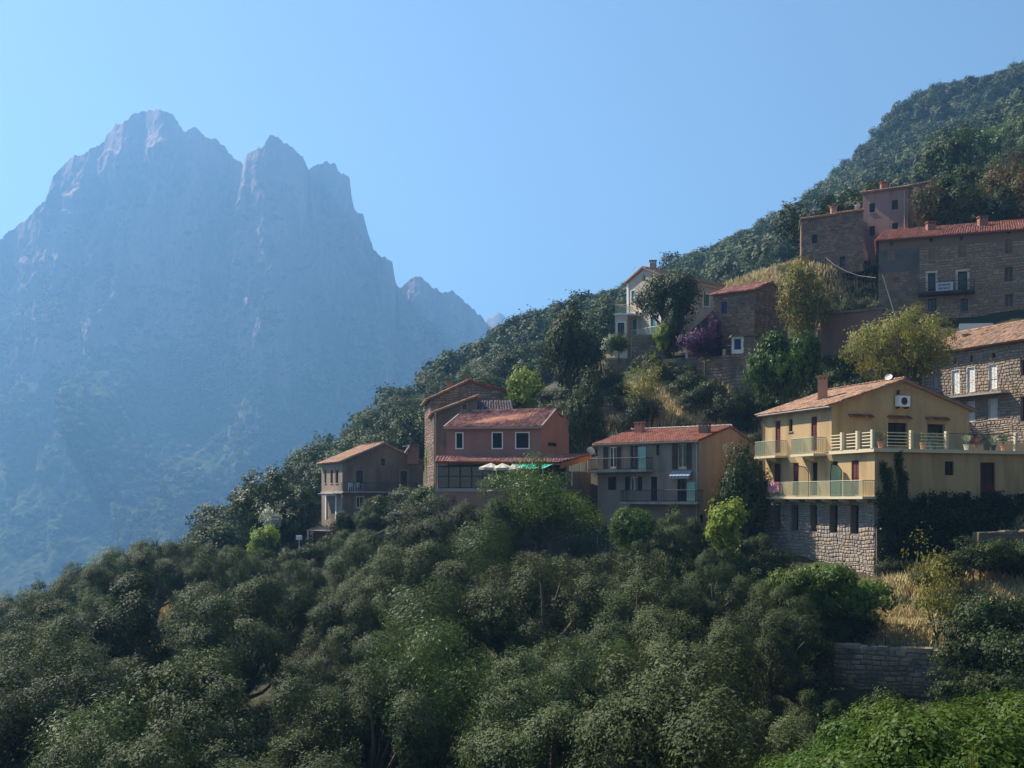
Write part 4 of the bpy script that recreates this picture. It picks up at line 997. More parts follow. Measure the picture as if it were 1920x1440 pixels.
# ------------------------------------------------------------------ brown house lower left
def left_house():
    C = V2((-16.7, 105)); A = V2((-19.8, 110.9)); u = (C-A).normalized(); g = Vector((-u.y, u.x)); B = C+g*8.6; Ab = A+g*8.6
    R = empty('brown_house', (-16.7, 105, -4), 'weathered brown house with pale sunlit tiled roof at the edge of the slope', 'house', None)
    ze = 3.68; za = 5.45
    fs = Fac(R, A, C, .62, ze, M_brownl)
    for (a, c) in ((608.5, 612), (619.5, 624), (629, 634)): fs.open(a, 881, c, 906, 'window', frame=M_dkwood, mull=0, sill=True)
    fs.build()
    fs2 = Fac(R, A, C, -4.5, .62, M_brownl); fs2.open(612, 930, 629, 975, 'door', frame=M_white, mull=0, shut=('closed', M_brown), sur=M_white, sw=.3); fs2.build()
    b = MB(); fs.box(b, -.05, fs.L+.05, .52, .72, .002, .08); b.build('string_course', M_conc, R)
    f = Fac(R, C, B, -4.5, [(0, ze), (4.3, za), (8.6, ze)], M_brown)
    f.open(713.5, 859.5, 722, 873, 'window', frame=M_dkwood, mull=0, sur=M_brownl, sw=.07); f.open(667.5, 882.5, 680.5, 919.5, 'door', frame=M_dkwood, mull=1, sur=M_brownl, sw=.08, curtain=M_curt)
    f.open(750.5, 883.5, 763.5, 919.5, 'door', frame=M_dkwood, mull=0, sur=M_brownl, sw=.12); f.open(668.5, 931, 682, 952, 'window', frame=M_white, mull=1, sur=M_white, sw=.06, curtain=M_curt)
    f.open(748, 929, 756, 964, 'door', frame=M_dkwood, mull=0, depth=.3, shut=('open', M_white)); f.build()
    Fac(R, B, Ab, -1, ze, M_brown).build(); Fac(R, Ab, A, -2, [(0, ze), (4.3, za), (8.6, ze)], M_brown).build()
    r1 = C+g*4.3; r0 = A+g*4.3; A3 = lambda p, z: (p.x, p.y, z); zr = za+.12
    o = roof_plane(R, A3(A-g*.35-u*.3, ze-.05), A3(C-g*.35+u*.3, ze-.05), A3(r1+u*.3, zr), A3(r0-u*.3, zr), M_tile, M_tile, seed=15)
    roof_plane(R, A3(B+g*.35+u*.3, ze-.05), A3(Ab+g*.35-u*.3, ze-.05), A3(r0-u*.3, zr), A3(r1+u*.3, zr), M_tile, M_tile, seed=16)
    ridge_tiles(o, A3(r1+u*.3, zr+.06), A3(r0-u*.3, zr+.06), M_tile)
    balcony(f, 643, 782, 921, 905, depth=.8, thick=.16, rail='bars', m=M_conc, rm=M_iron)
    a, c, z0, z1 = fs.rect(603, 925, 632, 930, .4); b = MB(); fs.box(b, a, c, z1-.06, z1, 0.004, .8); b.build('door_canopy', M_conc, R)
    c = xy(775, 107.5); chimney(R, c[0], c[1], 3.5, (HY-834)/F*107.5, 1.1, .9, M_brick)
    return f, R
fL, R_L = left_house()
def monobloc(loc, rz, label):
    e = empty('plastic_chair', loc, label, 'chair', 'white plastic chairs on the brown house balcony', rz)
    M = world_of(e)
    def B_(name, parts, m=M_plastic):
        b = MB()
        for (c, d) in parts: b.box(c, d)
        b.v = [tuple(M @ Vector(p)) for p in b.v]; return b.build(name, m, e)
    B_('seat', [((0, 0, .43), (.5, .46, .03))]); B_('backrest', [((0, .22, .82), (.48, .03, .08))]+[((x, .22, .62), (.06, .025, .36)) for x in (-.2, -.07, .07, .2)])
    for x in (-.23, .23):
        for y in (-.2, .2): B_('leg', [((x, y, .21), (.05, .05, .42))])
        B_('armrest', [((x*1.1, 0, .66), (.05, .44, .03)), ((x*1.1, -.2, .55), (.045, .045, .22))])
for (px, lb) in ((659, 'left white plastic armchair on the brown house balcony'), (673, 'right white plastic armchair beside the balcony door of the brown house')):
    uu, z = fL.uv(px, 921, .42); q = fL.pt(uu, z, .42); monobloc((q[0], q[1], (HY-921)/F*(V2(q).y)*0+.735), math.atan2(fL.d.y, fL.d.x)+.2, lb)
A3 = lambda p, z: (p[0], p[1], z)
# ------------------------------------------------------------------ pale house on the upper left terrace
def white_house():
    C = V2((15.1, 108)); gl = Vector((-.6, .8)); lg = Vector((.8, .6)); A = C+gl*5.0; B = C+lg*8.9; D = A+lg*8.9
    R = empty('cream_house', (C.x, C.y, 13), 'pale cream house with turquoise shutters, glass balcony and tiled hipped roof behind a dark tree', 'house', None)
    ze = 22.65
    f = Fac(R, A, C, 14.0, ze, M_cream); ap = f.uv(1207, 504); f.top = [(0, ze), (ap[0], ap[1]), (f.L, ze)]
    f.open(1184, 545, 1189.5, 565, 'window', frame=M_white, mull=0, shut=('closed', M_turq), sur=M_white, sw=.08); f.open(1186, 599, 1194, 629, 'door', frame=M_white, mull=0, shut=('closed', M_turq), sur=M_white, sw=.1)
    f.open(1220, 593, 1230, 624, 'door', frame=M_white, mull=0, shut=('closed', M_turq), sur=M_white, sw=.1); f.open(1205, 515, 1210, 527, 'window', frame=M_white, mull=0)
    f.build(); b = MB(); z = f.uv(1200, 585)[1]; f.box(b, -.05, f.L+.05, z-.1, z+.1, .003, .09); b.build('string_course', M_white, R)
    b = MB(); f.box(b, -.04, .25, 14, ze-.1, .004, .06); f.box(b, f.L-.25, f.L+.04, 14, ze-.1, .004, .06); b.build('quoin_strip', M_white, R)
    fr = Fac(R, C, B, 14.0, ze, M_peach)
    fr.open(1319, 552, 1330, 574, 'window', frame=M_white, mull=1, shut=('closed', M_grnsh), sur=M_white, sw=.1); fr.open(1262, 556, 1270, 574, 'window', frame=M_white, mull=0, shut=('closed', M_turq), sur=M_white, sw=.1); fr.build()
    b = MB(); fr.box(b, 0, fr.L+.3, ze-.45, ze-.05, .003, .12); fr.box(b, 0, fr.L+.45, ze-.05, ze+.08, .003, .35); b.build('cornice', M_peach, R)
    Fac(R, B, D, 14, ze, M_cream).build(); Fac(R, D, A, 14, [(0, ze), (f.L*0+4.45, ze), (8.9, ze)], M_cream).build()
    apx = V2(f.pt(ap[0], 0)[:2]); zr = ap[1]+.15; r1 = apx+lg*6.6; ov = .3
    nC = C-gl*ov-lg*.25; nB = B-gl*ov+lg*.4; nA = A+gl*ov-lg*.25; nD = D+gl*ov+lg*.4
    o = roof_plane(R, A3(nC, ze), A3(nB, ze), A3(r1, zr), A3(apx-lg*.25, zr), M_tile, M_tile, seed=20)
    roof_plane(R, A3(nD, ze), A3(nA, ze), A3(apx-lg*.25, zr), A3(r1, zr), M_tile, M_tile, seed=21); roof_plane(R, A3(nB, ze), A3(nD, ze), A3(r1+gl*.02, zr), A3(r1, zr), M_tile, M_tile, seed=22)
    c = xy(1224, 110.5); chimney(R, c[0], c[1], 22.8, (HY-489)/F*110.5, .7, .5, M_conc)
    # lower wing with a glass railed roof terrace
    W0 = A+gl*.0; wd = gl*1.6
    L0 = V2(xy(1153, 110)); L1 = V2(xy(1176.5, 109.6)); q = lg*5
    w = Fac(R, L0, L1, 13.5, (HY-576)/F*110-.85, M_cream)
    w.open(1158, 605, 1171, 633, 'door', frame=M_dkwood, mull=1, sur=M_white, sw=.12); w.open(1164, 639.5, 1174.5, 653, 'window', frame=M_white, mull=0, shut=('closed', M_turq), sur=M_white, sw=.08); w.build()
    wt = (HY-576)/F*110-.85; L2 = L0+q
    Fac(R, L2, L0, 13.5, wt, M_cream).build()
    sl = box_part(R, 'terrace_slab', [L0+V2((-.15, -.15)), L1+V2((.5, -.15)), L1+q, L2+V2((-.15, 0))], wt+.003, wt+.16, M_white)
    b = MB(); w.box(b, 0, w.L, wt+.2, wt+1.05, -.03, -.02); b.build('railing_panel', M_gpanel, sl)
    bb = Fac(R, L2, L0, wt, wt+1, M_white); b = MB(); bb.box(b, 0, bb.L, wt+.2, wt+1.05, -.03, -.02); b.build('railing_panel', M_gpanel, sl)
    b = MB(); b.tube([A3(L2, wt+1.08), A3(L0, wt+1.08), A3(L1, wt+1.08)], .04, 5); b.build('railing', M_rwhite, sl)
    balcony(f, 1169, 1240, 632, 616, depth=1.0, thick=.16, rail='glass', m=M_white, rm=M_rwhite, pm=M_gpanel)
    return f
white_house()
def stone_house_up():
    C = V2((21.6, 95)); A = C+Vector((-.8, .6))*4.05; g = Vector((.6, .8)); B = C+g*7.5; D = A+g*7.5
    R = empty('rubble_stone_house', (C.x, C.y, 12), 'small rubble stone house with blue door and reddish tiled roof beside the cream house', 'house', None)
    ze = 18.6; f = Fac(R, A, C, 11.5, ze, M_mortard); f.open(1353, 566, 1363, 588, 'window', frame=M_blue, mull=0, shut=('closed', M_blue)); f.build()
    f.stones(h=.2, l=.34, m=M_stoneR, seed=21)
    fg = Fac(R, C, B, 11.5, [(0, ze), (3.6, 19.75), (7.5, 18.5)], M_mortard); fg.build(); fg.stones(h=.2, l=.34, m=M_stoneR, seed=22)
    Fac(R, B, D, 12, 18.5, M_mortard).build(); Fac(R, D, A, 12, [(0, 18.5), (3.9, 19.75), (7.5, ze)], M_mortard).build()
    r1 = C+g*3.6; r0 = A+g*3.6; u = Vector((.8, -.6))
    o = roof_plane(R, A3(A-g*.3-u*.2, ze-.02), A3(C-g*.3+u*.2, ze-.02), A3(r1+u*.2, 19.9), A3(r0-u*.2, 19.9), M_tileP, M_tileP, seed=24)
    roof_plane(R, A3(B+g*.3+u*.2, 18.45), A3(D+g*.3-u*.2, 18.45), A3(r0-u*.2, 19.9), A3(r1+u*.2, 19.9), M_tileP, M_tileP, seed=25); ridge_tiles(o, A3(r0-u*.2, 19.95), A3(r1+u*.2, 19.95), M_tile, .08)
    # lower porch in front of it
    L0 = V2(xy(1372, 93.5)); L1 = V2(xy(1418, 93)); w = Fac(R, L0, L1, 12.4, (HY-630)/F*93, M_mortard, 'porch_wall')
    w.open(1374, 632.5, 1392, 663, 'door', frame=M_white, mull=0, fw=.12, pane=M_blue, depth=.12, sur=M_white, sw=.1); w.build(); w.stones(h=.2, l=.34, m=M_stoneR, seed=27)
    box_part(R, 'porch_roof', [L0+V2((-.1, -.2)), L1+V2((.1, -.2)), L1+V2((.5, 2)), L0+V2((0, 2))], w.topz(0)+.003, w.topz(0)+.14, M_brown)
    Fac(R, L1, L1+V2((.4, 2)), 12, w.topz(0), M_mortard).build()
stone_house_up()
# ------------------------------------------------------------------ terrace walls of the hillside
def terrace_wall(a, b, zb, zt, m, sm, label, seed, h=.24, l=.4, thick=.5, limit=0, cap=True, name='retaining_wall', back=None, group=None):
    A, B = V2(a), V2(b); R = empty(name, (A.x, A.y, zb), label, 'wall', group)
    zt = zt if isinstance(zt, tuple) else (zt, zt)
    f = Fac(R, A, B, zb, [(0, zt[0]), ((B-A).length, zt[1])], m); f.build(); f.stones(h=h, l=l, m=sm, seed=seed, limit=limit)
    n = f.n*-thick; bb = MB(); bb.quad(f.pt(0, zt[0]), f.pt(f.L, zt[1]), f.pt(f.L, zt[1], -thick), f.pt(0, zt[0], -thick)); bb.quad(f.pt(0, zb), f.pt(0, zt[0]), f.pt(0, zt[0], -thick), f.pt(0, zb, -thick))
    bb.quad(f.pt(f.L, zb), f.pt(f.L, zb, -thick), f.pt(f.L, zt[1], -thick), f.pt(f.L, zt[1])); bb.quad(f.pt(0, zb, -thick), f.pt(0, zt[0], -thick), f.pt(f.L, zt[1], -thick), f.pt(f.L, zb, -thick)); bb.build('wall_core', m, R)
    if cap:
        r = random.Random(seed); u = 0.0; bb = MB()
        while u < f.L:
            w = r.uniform(.35, .7); t = zt[0]+(zt[1]-zt[0])*u/f.L; f.box(bb, u+.02, min(u+w, f.L), t-.05, t+r.uniform(.06, .16), -thick, r.uniform(.0, .07)); u += w
        bb.build('coping_stones', sm, R, kind='stuff')
    return f
terrace_wall(xy(1183, 100.5), xy(1250, 99.5), 10.0, ((HY-630)/F*100.5, (HY-630)/F*99.5), M_mortard, M_stoneD, 'square stone bastion wall under the cream house terrace', 31, thick=3)
fW = terrace_wall(xy(1244, 98.5), xy(1440, 92.0), 9.0, ((HY-676)/F*98.5, (HY-664)/F*92.0), M_mortard, M_stoneD, 'long stone terrace wall with railing posts below the small stone house', 32)
terrace_wall(xy(1135, 104), xy(1192, 102), 9.6, ((HY-674)/F*104, (HY-674)/F*102), M_mortard, M_stoneD, 'low stone wall left of the bastion under the cream house', 33)
terrace_wall(xy(1085, 91), xy(1163, 91), 5.0, ((HY-765)/F*91, (HY-762)/F*91), M_mortard, M_stoneR, 'short reddish ruined wall above the ochre house', 34, cap=False)
def post_rail():
    R = empty('terrace_railing', fW.pt(1, 12.6, -.2), 'cream posts with thin rails on the long stone terrace wall', 'railing'); b = MB()
    for px in (1286, 1319, 1356):
        u, z = fW.uv(px, 670); b2 = MB(); fW.box(b2, u-.12, u+.12, z-.3, z+.75, -.35, -.12); b2.build('post', M_cream, R)
    u0 = fW.uv(1262, 670)[0]; u1 = fW.uv(1372, 670)[0]
    for dz in (.4, .68): b.tube([fW.pt(u0, 12.9+dz, -.24), fW.pt(u1, 12.9+dz, -.24)], .02, 5)
    b.build('rail', M_iron, R)
post_rail()
# ------------------------------------------------------------------ top of the village
def ruin_house():
    R = empty('old_stone_house', (31, 114, 24), 'old rubble stone house with partly sunlit orange wall next to the tall mauve house', 'house', None)
    A = V2(xy(1502, 115.5)); B = V2(xy(1567, 114)); C = V2(xy(1619, 112.5))
    z = lambda py, Y: (HY-py)/F*Y
    f = Fac(R, A, B, 24, [(0, z(412, 115.5)), (3.8, z(402, 114))], M_mortard); f.top[-1] = (f.L, z(402, 114)); f.open(1522.5, 440, 1532, 456, 'window', frame=M_shutdk, mull=1, shut=('closed', M_shutdk)); f.open(1521, 488, 1534, 497, 'door', frame=M_brown, mull=0); f.build(); f.stones(h=.2, l=.34, m=M_stoneR, seed=41)
    g = Fac(R, B, C, 24, [(0, z(401, 114)), (3.0, z(394, 112.5))], M_mortard); g.top[-1] = (g.L, z(394, 112.5)); g.open(1574.5, 481, 1585, 500, 'door', frame=M_shutdk, mull=0, depth=.4); g.build(); g.stones(h=.2, l=.34, m=M_stoneR, seed=42)
    q = V2((1.5, 6)); Fac(R, A+q, A, 24, z(412, 115.5), M_mortard).build(); Fac(R, C, C+q, 24, z(394, 112.5), M_mortard).build(); Fac(R, C+q, A+q, 24, z(400, 113), M_mortard).build()
    roof_plane(R, (A.x-.2, A.y-.25, f.top[0][1]), (B.x, B.y-.25, f.top[-1][1]), (B.x+q.x, B.y+q.y, f.top[-1][1]+.4), (A.x-.2+q.x, A.y+q.y, f.top[0][1]+.4), M_tile, M_tile, seed=43)
    roof_plane(R, (B.x+.01, B.y-.25, g.top[0][1]), (C.x, C.y-.25, g.top[-1][1]), (C.x+q.x, C.y+q.y, g.top[-1][1]+.4), (B.x+.01+q.x, B.y+q.y, g.top[0][1]+.4), M_tile, M_tile, seed=44)
    c = xy(1563, 115.5); chimney(R, c[0], c[1], 29.8, (HY-388)/F*115.5, .6, .45, M_chim)
ruin_house()
def mauve_house():
    C = V2((42.7, 115)); A = C+Vector((-.75, .66))*5.07; g = Vector((.66, .75)); B = C+g*11.8; D = A+g*11.8
    R = empty('mauve_house', (C.x, C.y, 25), 'tall narrow mauve house with dark shutters at the top of the village', 'house', None)
    ze = (HY-351)/F*115; zl = (HY-362)/F*118.3
    f = Fac(R, A, C, 24.5, [(0, zl), (5.07, ze)], M_mauve); f.top[-1] = (f.L, ze)
    for r in ((1630, 381, 1640.5, 399), (1672.5, 375, 1683.5, 393.5), (1630, 424, 1640.5, 442), (1672.5, 418, 1683.5, 431)): f.open(*r, 'window', frame=M_shutdk, mull=1, shut=('closed', M_shutdk), sill=True)
    f.build()
    apz = (HY-337)/F*118.5
    h = Fac(R, C, B, 24.5, [(0, ze), (6.2, apz), (11.8, ze-.6)], M_mauve); h.top[-1] = (h.L, ze-.6)
    for r in ((1713.5, 375, 1720.5, 393), (1713, 418, 1722, 430), (1738, 341.5, 1743.5, 361), (1751, 344, 1756, 363)): h.open(*r, 'window', frame=M_shutdk, mull=0, shut=('closed', M_shutdk))
    h.build(); Fac(R, B, D, 25, zl-.8, M_mauve).build(); Fac(R, D, A, 25, [(0, zl-.8), (6, apz-.8), (11.8, zl)], M_mauve).build()
    r1 = C+g*6.2; r0 = A+g*6.2; u = Vector((.75, -.66))
    o = roof_plane(R, A3(A-g*.3-u*.2, zl+.03), A3(C-g*.3+u*.2, ze+.03), A3(r1+u*.2, apz+.15), A3(r0-u*.2, apz-.55), M_tile, M_tile, seed=46)
    roof_plane(R, A3(B+g*.3+u*.2, ze-.6), A3(D+g*.3-u*.2, zl-.8), A3(r0-u*.2, apz-.55), A3(r1+u*.2, apz+.15), M_tileR, M_tileR, seed=47)
    ridge_tiles(o, A3(r0-u*.2, apz-.5), A3(r1+u*.2, apz+.2), M_tile)
    downpipe(f, f.L-.35, 26, ze-.2, M_cream); c = xy(1657, 120); chimney(R, c[0], c[1], ze-.2, (HY-342)/F*120, .7, .5, M_brick)
mauve_house()
def big_house():
    A = V2((36.1, 105)); u = Vector((12.2, -4.4)).normalized(); B = A+u*19; g = Vector((-u.y, u.x)); D = A+g*9; E = B+g*9
    R = empty('long_stone_house', (36.1, 105, 16), 'long three storey stone house with red tiled roof, iron balcony and white banner', 'house', None)
    ze = 25.4
    f = Fac(R, A, B, 15.8, ze, M_mortard)
    M_brk = mat('bricked_up', (.20, .13, .10), var=.2, scale=4, bump=.5)
    for r in ((1669, 453.5, 1675, 460), (1742, 446, 1749.5, 453.5), (1799, 442.5, 1806, 451), (1888.5, 432.5, 1895, 438)): f.open(*r, 'window', frame=M_brk, mull=0, depth=.3, fw=.04)
    f.open(1664, 468, 1678, 489, 'window', frame=M_brk, mull=0, fw=.3, pane=M_brk, depth=.1, label='bricked up window of the darker wing')
    for r in ((1740, 464, 1754, 488), (1796, 459.5, 1812, 482), (1883.5, 448.5, 1898, 475)): f.open(*r, 'window', frame=M_brown, mull=1, shut=('closed', M_brown), sur=M_brownl, sw=.07)
    f.open(1740, 512, 1754, 545, 'door', frame=M_dkwood, mull=0, sur=M_cream, sw=.2, depth=.35); f.open(1796, 509, 1813.5, 543, 'door', frame=M_dkwood, mull=0, sur=M_cream, sw=.2, depth=.35)
    f.open(1884, 501.5, 1899, 527, 'window', frame=M_brown, mull=1, depth=.3); f.open(1884.5, 551.5, 1899, 574, 'window', frame=M_brown, mull=1, depth=.3)
    f.open(1741, 560, 1755.5, 584, 'window', frame=M_dkwood, mull=1, depth=.35); f.open(1801, 560, 1815, 584, 'window', frame=M_dkwood, mull=1, depth=.35, sur=M_brownl, sw=.06)
    f.open(1664, 520, 1674, 541, 'window', frame=M_brk, mull=0, fw=.25, pane=M_brk, depth=.08, label='bricked up lower window of the darker wing')
    f.build(); u1 = f.uv(1724, 520)[0]
    f.stones(h=.2, l=.42, m=mat('long_house_stones', (.31, .225, .16), var=.16, scale=2, bump=.5, island=.2, hue=.012, col2=(.25, .18, .135)), seed=51, z1=ze-1.0, u0=u1, proud=.035)
    f.stones(h=.22, l=.45, m=M_stoneD, seed=52, z1=(HY-508)/F*104, u1=u1-.02, proud=.035)
    b = MB(); zp = (HY-508)/F*104
    M_gp = mat('grey_cement_patch', (.125, .11, .10), var=.15, scale=1.5, stain=(.06, .06, .065), bump=.3)
    q = [r for (r, k, kw) in f.op if r[0] < u1-.1 and r[3] > zp]
    lo, hi = f.op[4][0][0]-.02, f.op[4][0][1]+.02
    for (s0, s1, z0, z1) in ((0.0, lo, zp, ze-1.0), (hi, u1-.03, zp, ze-1.0), (lo, hi, f.op[4][0][3]+.02, ze-1.0), (lo, hi, zp, f.op[4][0][2]-.02)): f.box(b, s0, s1, z0, z1, .002, .04)
    b.build('cement_patch', M_gp, R)
    b = MB(); f.box(b, u1, f.L, ze-.98, ze-.02, .003, .05)
    b = None
    Fac(R, D, A, 15.8, ze, M_mortard).build(); Fac(R, B, E, 15.8, ze, M_mortard).build(); Fac(R, E, D, 16, ze, M_mortard).build()
    r0 = A+g*4.5; r1 = B+g*4.5; zr = 27.3
    o = roof_plane(R, A3(A-g*.45-u*.3, ze-.05), A3(B-g*.45+u*.3, ze-.05), A3(r1+u*.3, zr), A3(r0-u*.3+u*.8, zr), M_tileR, M_tileR, seed=53, pitch=.22, jit=.02)
    roof_plane(R, A3(E+g*.45+u*.3, ze-.05), A3(D+g*.45-u*.3, ze-.05), A3(r0-u*.3+u*.8, zr), A3(r1+u*.3, zr), M_tileR, M_tileR, tiles=False, name='rear_roof')
    roof_plane(R, A3(D+g*.45-u*.3, ze-.05), A3(A-g*.45-u*.3, ze-.05), A3(r0+u*.5, zr), A3(r0+u*.5+g*.02, zr), M_tileR, M_tileR, seed=54, name='hip_roof'); ridge_tiles(o, A3(r0+u*.5, zr+.06), A3(r1, zr+.06), M_tileR)
    for (px, Y, py) in ((1745, 106, 417), (1842, 104.5, 407)):
        c = xy(px, Y); chimney(R, c[0], c[1], 26.2, (HY-py)/F*Y, .8, .6, M_brick)
    bo, (s0, s1, z, zt) = balcony(f, 1722, 1828, 547, 527, depth=1.0, thick=.2, rail='bars', m=M_dkwood, rm=M_iron)
    a, _ = f.uv(1755, 540, 1.05); c, _ = f.uv(1787, 540, 1.05)
    ban = empty('white_banner', f.pt((a+c)/2, z+.15, 1.02), 'white banner with two rows of illegible dark lettering hung on the iron balcony', 'banner')
    zb0, zb1 = z+.12, z+.93; b = MB(); n = 10
    for i in range(n):
        p, q = a+(c-a)*i/n, a+(c-a)*(i+1)/n; wv = lambda k: 1.0+.02*math.sin(k*1.9)
        b.hexa([f.pt(p, zb0, wv(i)), f.pt(q, zb0, wv(i+1)), f.pt(q, zb0, wv(i+1)+.012), f.pt(p, zb0, wv(i)+.012), f.pt(p, zb1, wv(i)), f.pt(q, zb1, wv(i+1)), f.pt(q, zb1, wv(i+1)+.012), f.pt(p, zb1, wv(i)+.012)])
    b.build('cloth', mat('banner_cloth', (.42, .43, .50)), ban)
    b = MB(); r = random.Random(4)
    for row in (0, 1):
        v = a+.22
        while v < c-.25:
            w = r.uniform(.05, .11); zz = zb0+.14+row*.34; f.box(b, v, v+w, zz, zz+.17, 1.045, 1.05); v += w+r.uniform(.025, .08)
    b.build('lettering', mat('banner_ink', (.12, .13, .17)), ban)
    # blue grey lean-to beside its foot
    e = empty('blue_grey_shelter', P(1830, 620, 96), 'blue grey sheet roofed shelter at the foot of the long stone house', 'shelter'); b = MB()
    p0, p1, p2, p3 = P(1795, 622, 94), P(1868, 622, 92.5), P(1862, 607, 96), P(1799, 608, 98)
    b.hexa([p0, p1, p2, p3]+[(p[0], p[1], p[2]+.06) for p in (p0, p1, p2, p3)]); b.build('sheet_roof', mat('blue_grey_sheet', (.07, .085, .10), rough=.6), e)
    for p in (p0, p1, p2, p3):
        b = MB(); b.tube([(p[0], p[1], p[2]), (p[0], p[1], tz(p[0], p[1])-.3)], .06, 6); b.build('post', M_iron, e)
big_house()
def right_house():
    A = V2((34.6, 90)); u = Vector((4.3, -9)).normalized(); g = Vector((-u.y, u.x)); B = A+u*15; D = A+g*9; E = B+g*9
    R = empty('granite_house', (34.6, 90, 4), 'granite stone house with white shutters and terracotta roof at the right edge', 'house', None)
    ze = 12.05; f = Fac(R, A, B, 3.2, ze, M_mortar)
    for r in ((1750, 699, 1758.5, 728),): f.open(*r, 'window', frame=M_greyr, mull=1, shut=('closed', mat('grey_shutters', (.33, .33, .33))))
    for r in ((1785.5, 694.5, 1799, 738), (1814, 689, 1827.5, 735), (1855, 683.5, 1869, 729)): f.open(*r, 'door', frame=M_white, mull=1, shut=('closed', M_white), sur=M_white, sw=.05)
    for r in ((1814, 753.5, 1827.5, 789.5), (1855.5, 749, 1869.5, 785)): f.open(*r, 'window', frame=M_white, mull=1, shut=('closed', M_white), sur=M_white, sw=.06)
    f.open(1914, 674, 1924, 704, 'window', frame=M_brick, mull=1); f.open(1914, 743, 1925, 790, 'window', frame=M_brick, mull=1)
    for r in ((1788, 672.5, 1793, 681), (1819.5, 667, 1824, 678), (1860, 662, 1866, 671)): f.open(*r, 'window', frame=M_dkwood, mull=0, depth=.3, fw=.04)
    f.build(); f.stones(h=.23, l=.36, m=M_stoneH, seed=61, limit=300, z1=ze-.15, proud=.05)
    Fac(R, D, A, 3.2, [(0, ze), (4.5, 14.1), (9, ze)], M_mortar).build().stones(h=.27, l=.42, m=M_stoneH, seed=62); Fac(R, B, E, 3, [(0, ze), (4.5, 14.1), (9, ze)], M_mortar).build(); Fac(R, E, D, 3, ze, M_mortar).build()
    b = MB(); f.box(b, -.3, f.L+.3, ze-.12, ze+.05, .003, .4); b.build('eaves', M_brown, R)
    r0 = A+g*4.5; r1 = B+g*4.5
    o = roof_plane(R, A3(A-g*.55-u*.35, ze-.02), A3(B-g*.55+u*.3, ze-.02), A3(r1+u*.3, 14.3), A3(r0-u*.35, 14.3), M_tile, M_tile, seed=63, jit=.02)
    roof_plane(R, A3(E+g*.5+u*.3, ze-.02), A3(D+g*.5-u*.3, ze-.02), A3(r0-u*.35, 14.3), A3(r1+u*.3, 14.3), M_tile, M_tile, tiles=False, name='rear_roof')
    ridge_tiles(o, A3(r0-u*.35, 14.36), A3(r1+u*.3, 14.36), M_tile)
    c = xy(1811, 89.3); chimney(R, c[0], c[1], 12.9, (HY-627)/F*89.3, .55, .5, M_chim, rz=-.4)
    balcony(f, 1772, 1880, 738, 716, depth=.9, thick=.14, rail='glass', m=M_conc, rm=M_iron, s01=(f.uv(1780, 740)[0], f.uv(1893, 735)[0]))
    return f
fH = right_house()
# annexe with the white garage door between the trees
def garage():
    A = V2(xy(1538, 94)); B = V2(xy(1655, 91)); R = empty('garage', (A.x, A.y, 12), 'low reddish plastered garage with a grey roller door behind the yellowing tree', 'garage')
    f = Fac(R, A, B, 10.5, (HY-588)/F*93, mat('dull_red_render', (.22, .13, .10), var=.12, stain=(.15, .1, .08), streak=True)); f.open(1591, 630, 1618, 664, 'door', frame=M_greyr, mull=0, depth=.3, shut=('closed', mat('grey_roller', (.30, .30, .31)))); f.build()
    z = f.topz(0); box_part(R, 'roof_slab', [A+V2((-.2, -.2)), B+V2((.2, -.2)), B+V2((1.5, 7)), A+V2((1.5, 7))], z+.003, z+.2, M_brown)
    Fac(R, B, B+V2((1.5, 6)), 11, z, f.m).build(); Fac(R, A+V2((1.5, 6)), A, 11, z, f.m).build()
garage()
# ------------------------------------------------------------------ low walls near the yellow house
fRW = terrace_wall(xy(1563, 51.0), xy(1784, 48.4), -10.6, ((HY-1212)/F*51.0, (HY-1225)/F*48.4), M_mortard, M_stoneD, 'dark dry stone retaining wall under the dry grass terrace at lower right', 71, h=.21, l=.45, limit=300, thick=.6)
terrace_wall(xy(1505, 52.5), xy(1563, 51.6), -10.4, ((HY-1205)/F*52.5, (HY-1209)/F*51.6), M_mortard, M_stoneR, 'short shaded reddish wall left of the dry stone retaining wall', 72, h=.25, l=.4)
terrace_wall((21.22, 62.07), (33.5, 66.35), -6.5, (-.45, -.4), M_mortard, M_stoneD, 'ivy covered bank wall under the terrace side of the yellow house', 73, cap=False, thick=.08)
terrace_wall(xy(1835, 58.5), xy(1925, 59.5), -4.2, ((HY-1002)/F*58.5, (HY-998)/F*59.5), M_mortard, M_stoneD, 'low pale stone wall in the bank right of the ivy', 74, h=.3, l=.55)
e = empty('wire_fence', fRW.pt(1, -7, -.2), 'dark iron fence posts with thin wires on the dry stone retaining wall', 'fence')
for px in (1560, 1659):
    uu, zz = fRW.uv(px, 1212); b = MB(); b.tube([fRW.pt(uu, zz-.1, -.15), fRW.pt(uu, zz+.72, -.15)], .03, 5); b.build('post', M_iron, e)
b = MB(); uu, zz = fRW.uv(1645, 1212); b.tube([fRW.pt(uu-.45, zz-.05, -.15), fRW.pt(uu, zz+.6, -.15)], .028, 5); b.build('brace', M_iron, e)
b = MB(); b.tube([fRW.pt(.1, -6.75, -.15), fRW.pt(3.5, -6.8, -.15)], .008, 4); b.tube([fRW.pt(.1, -6.5, -.15), fRW.pt(3.5, -6.55, -.15)], .008, 4); b.build('wire', M_iron, e)
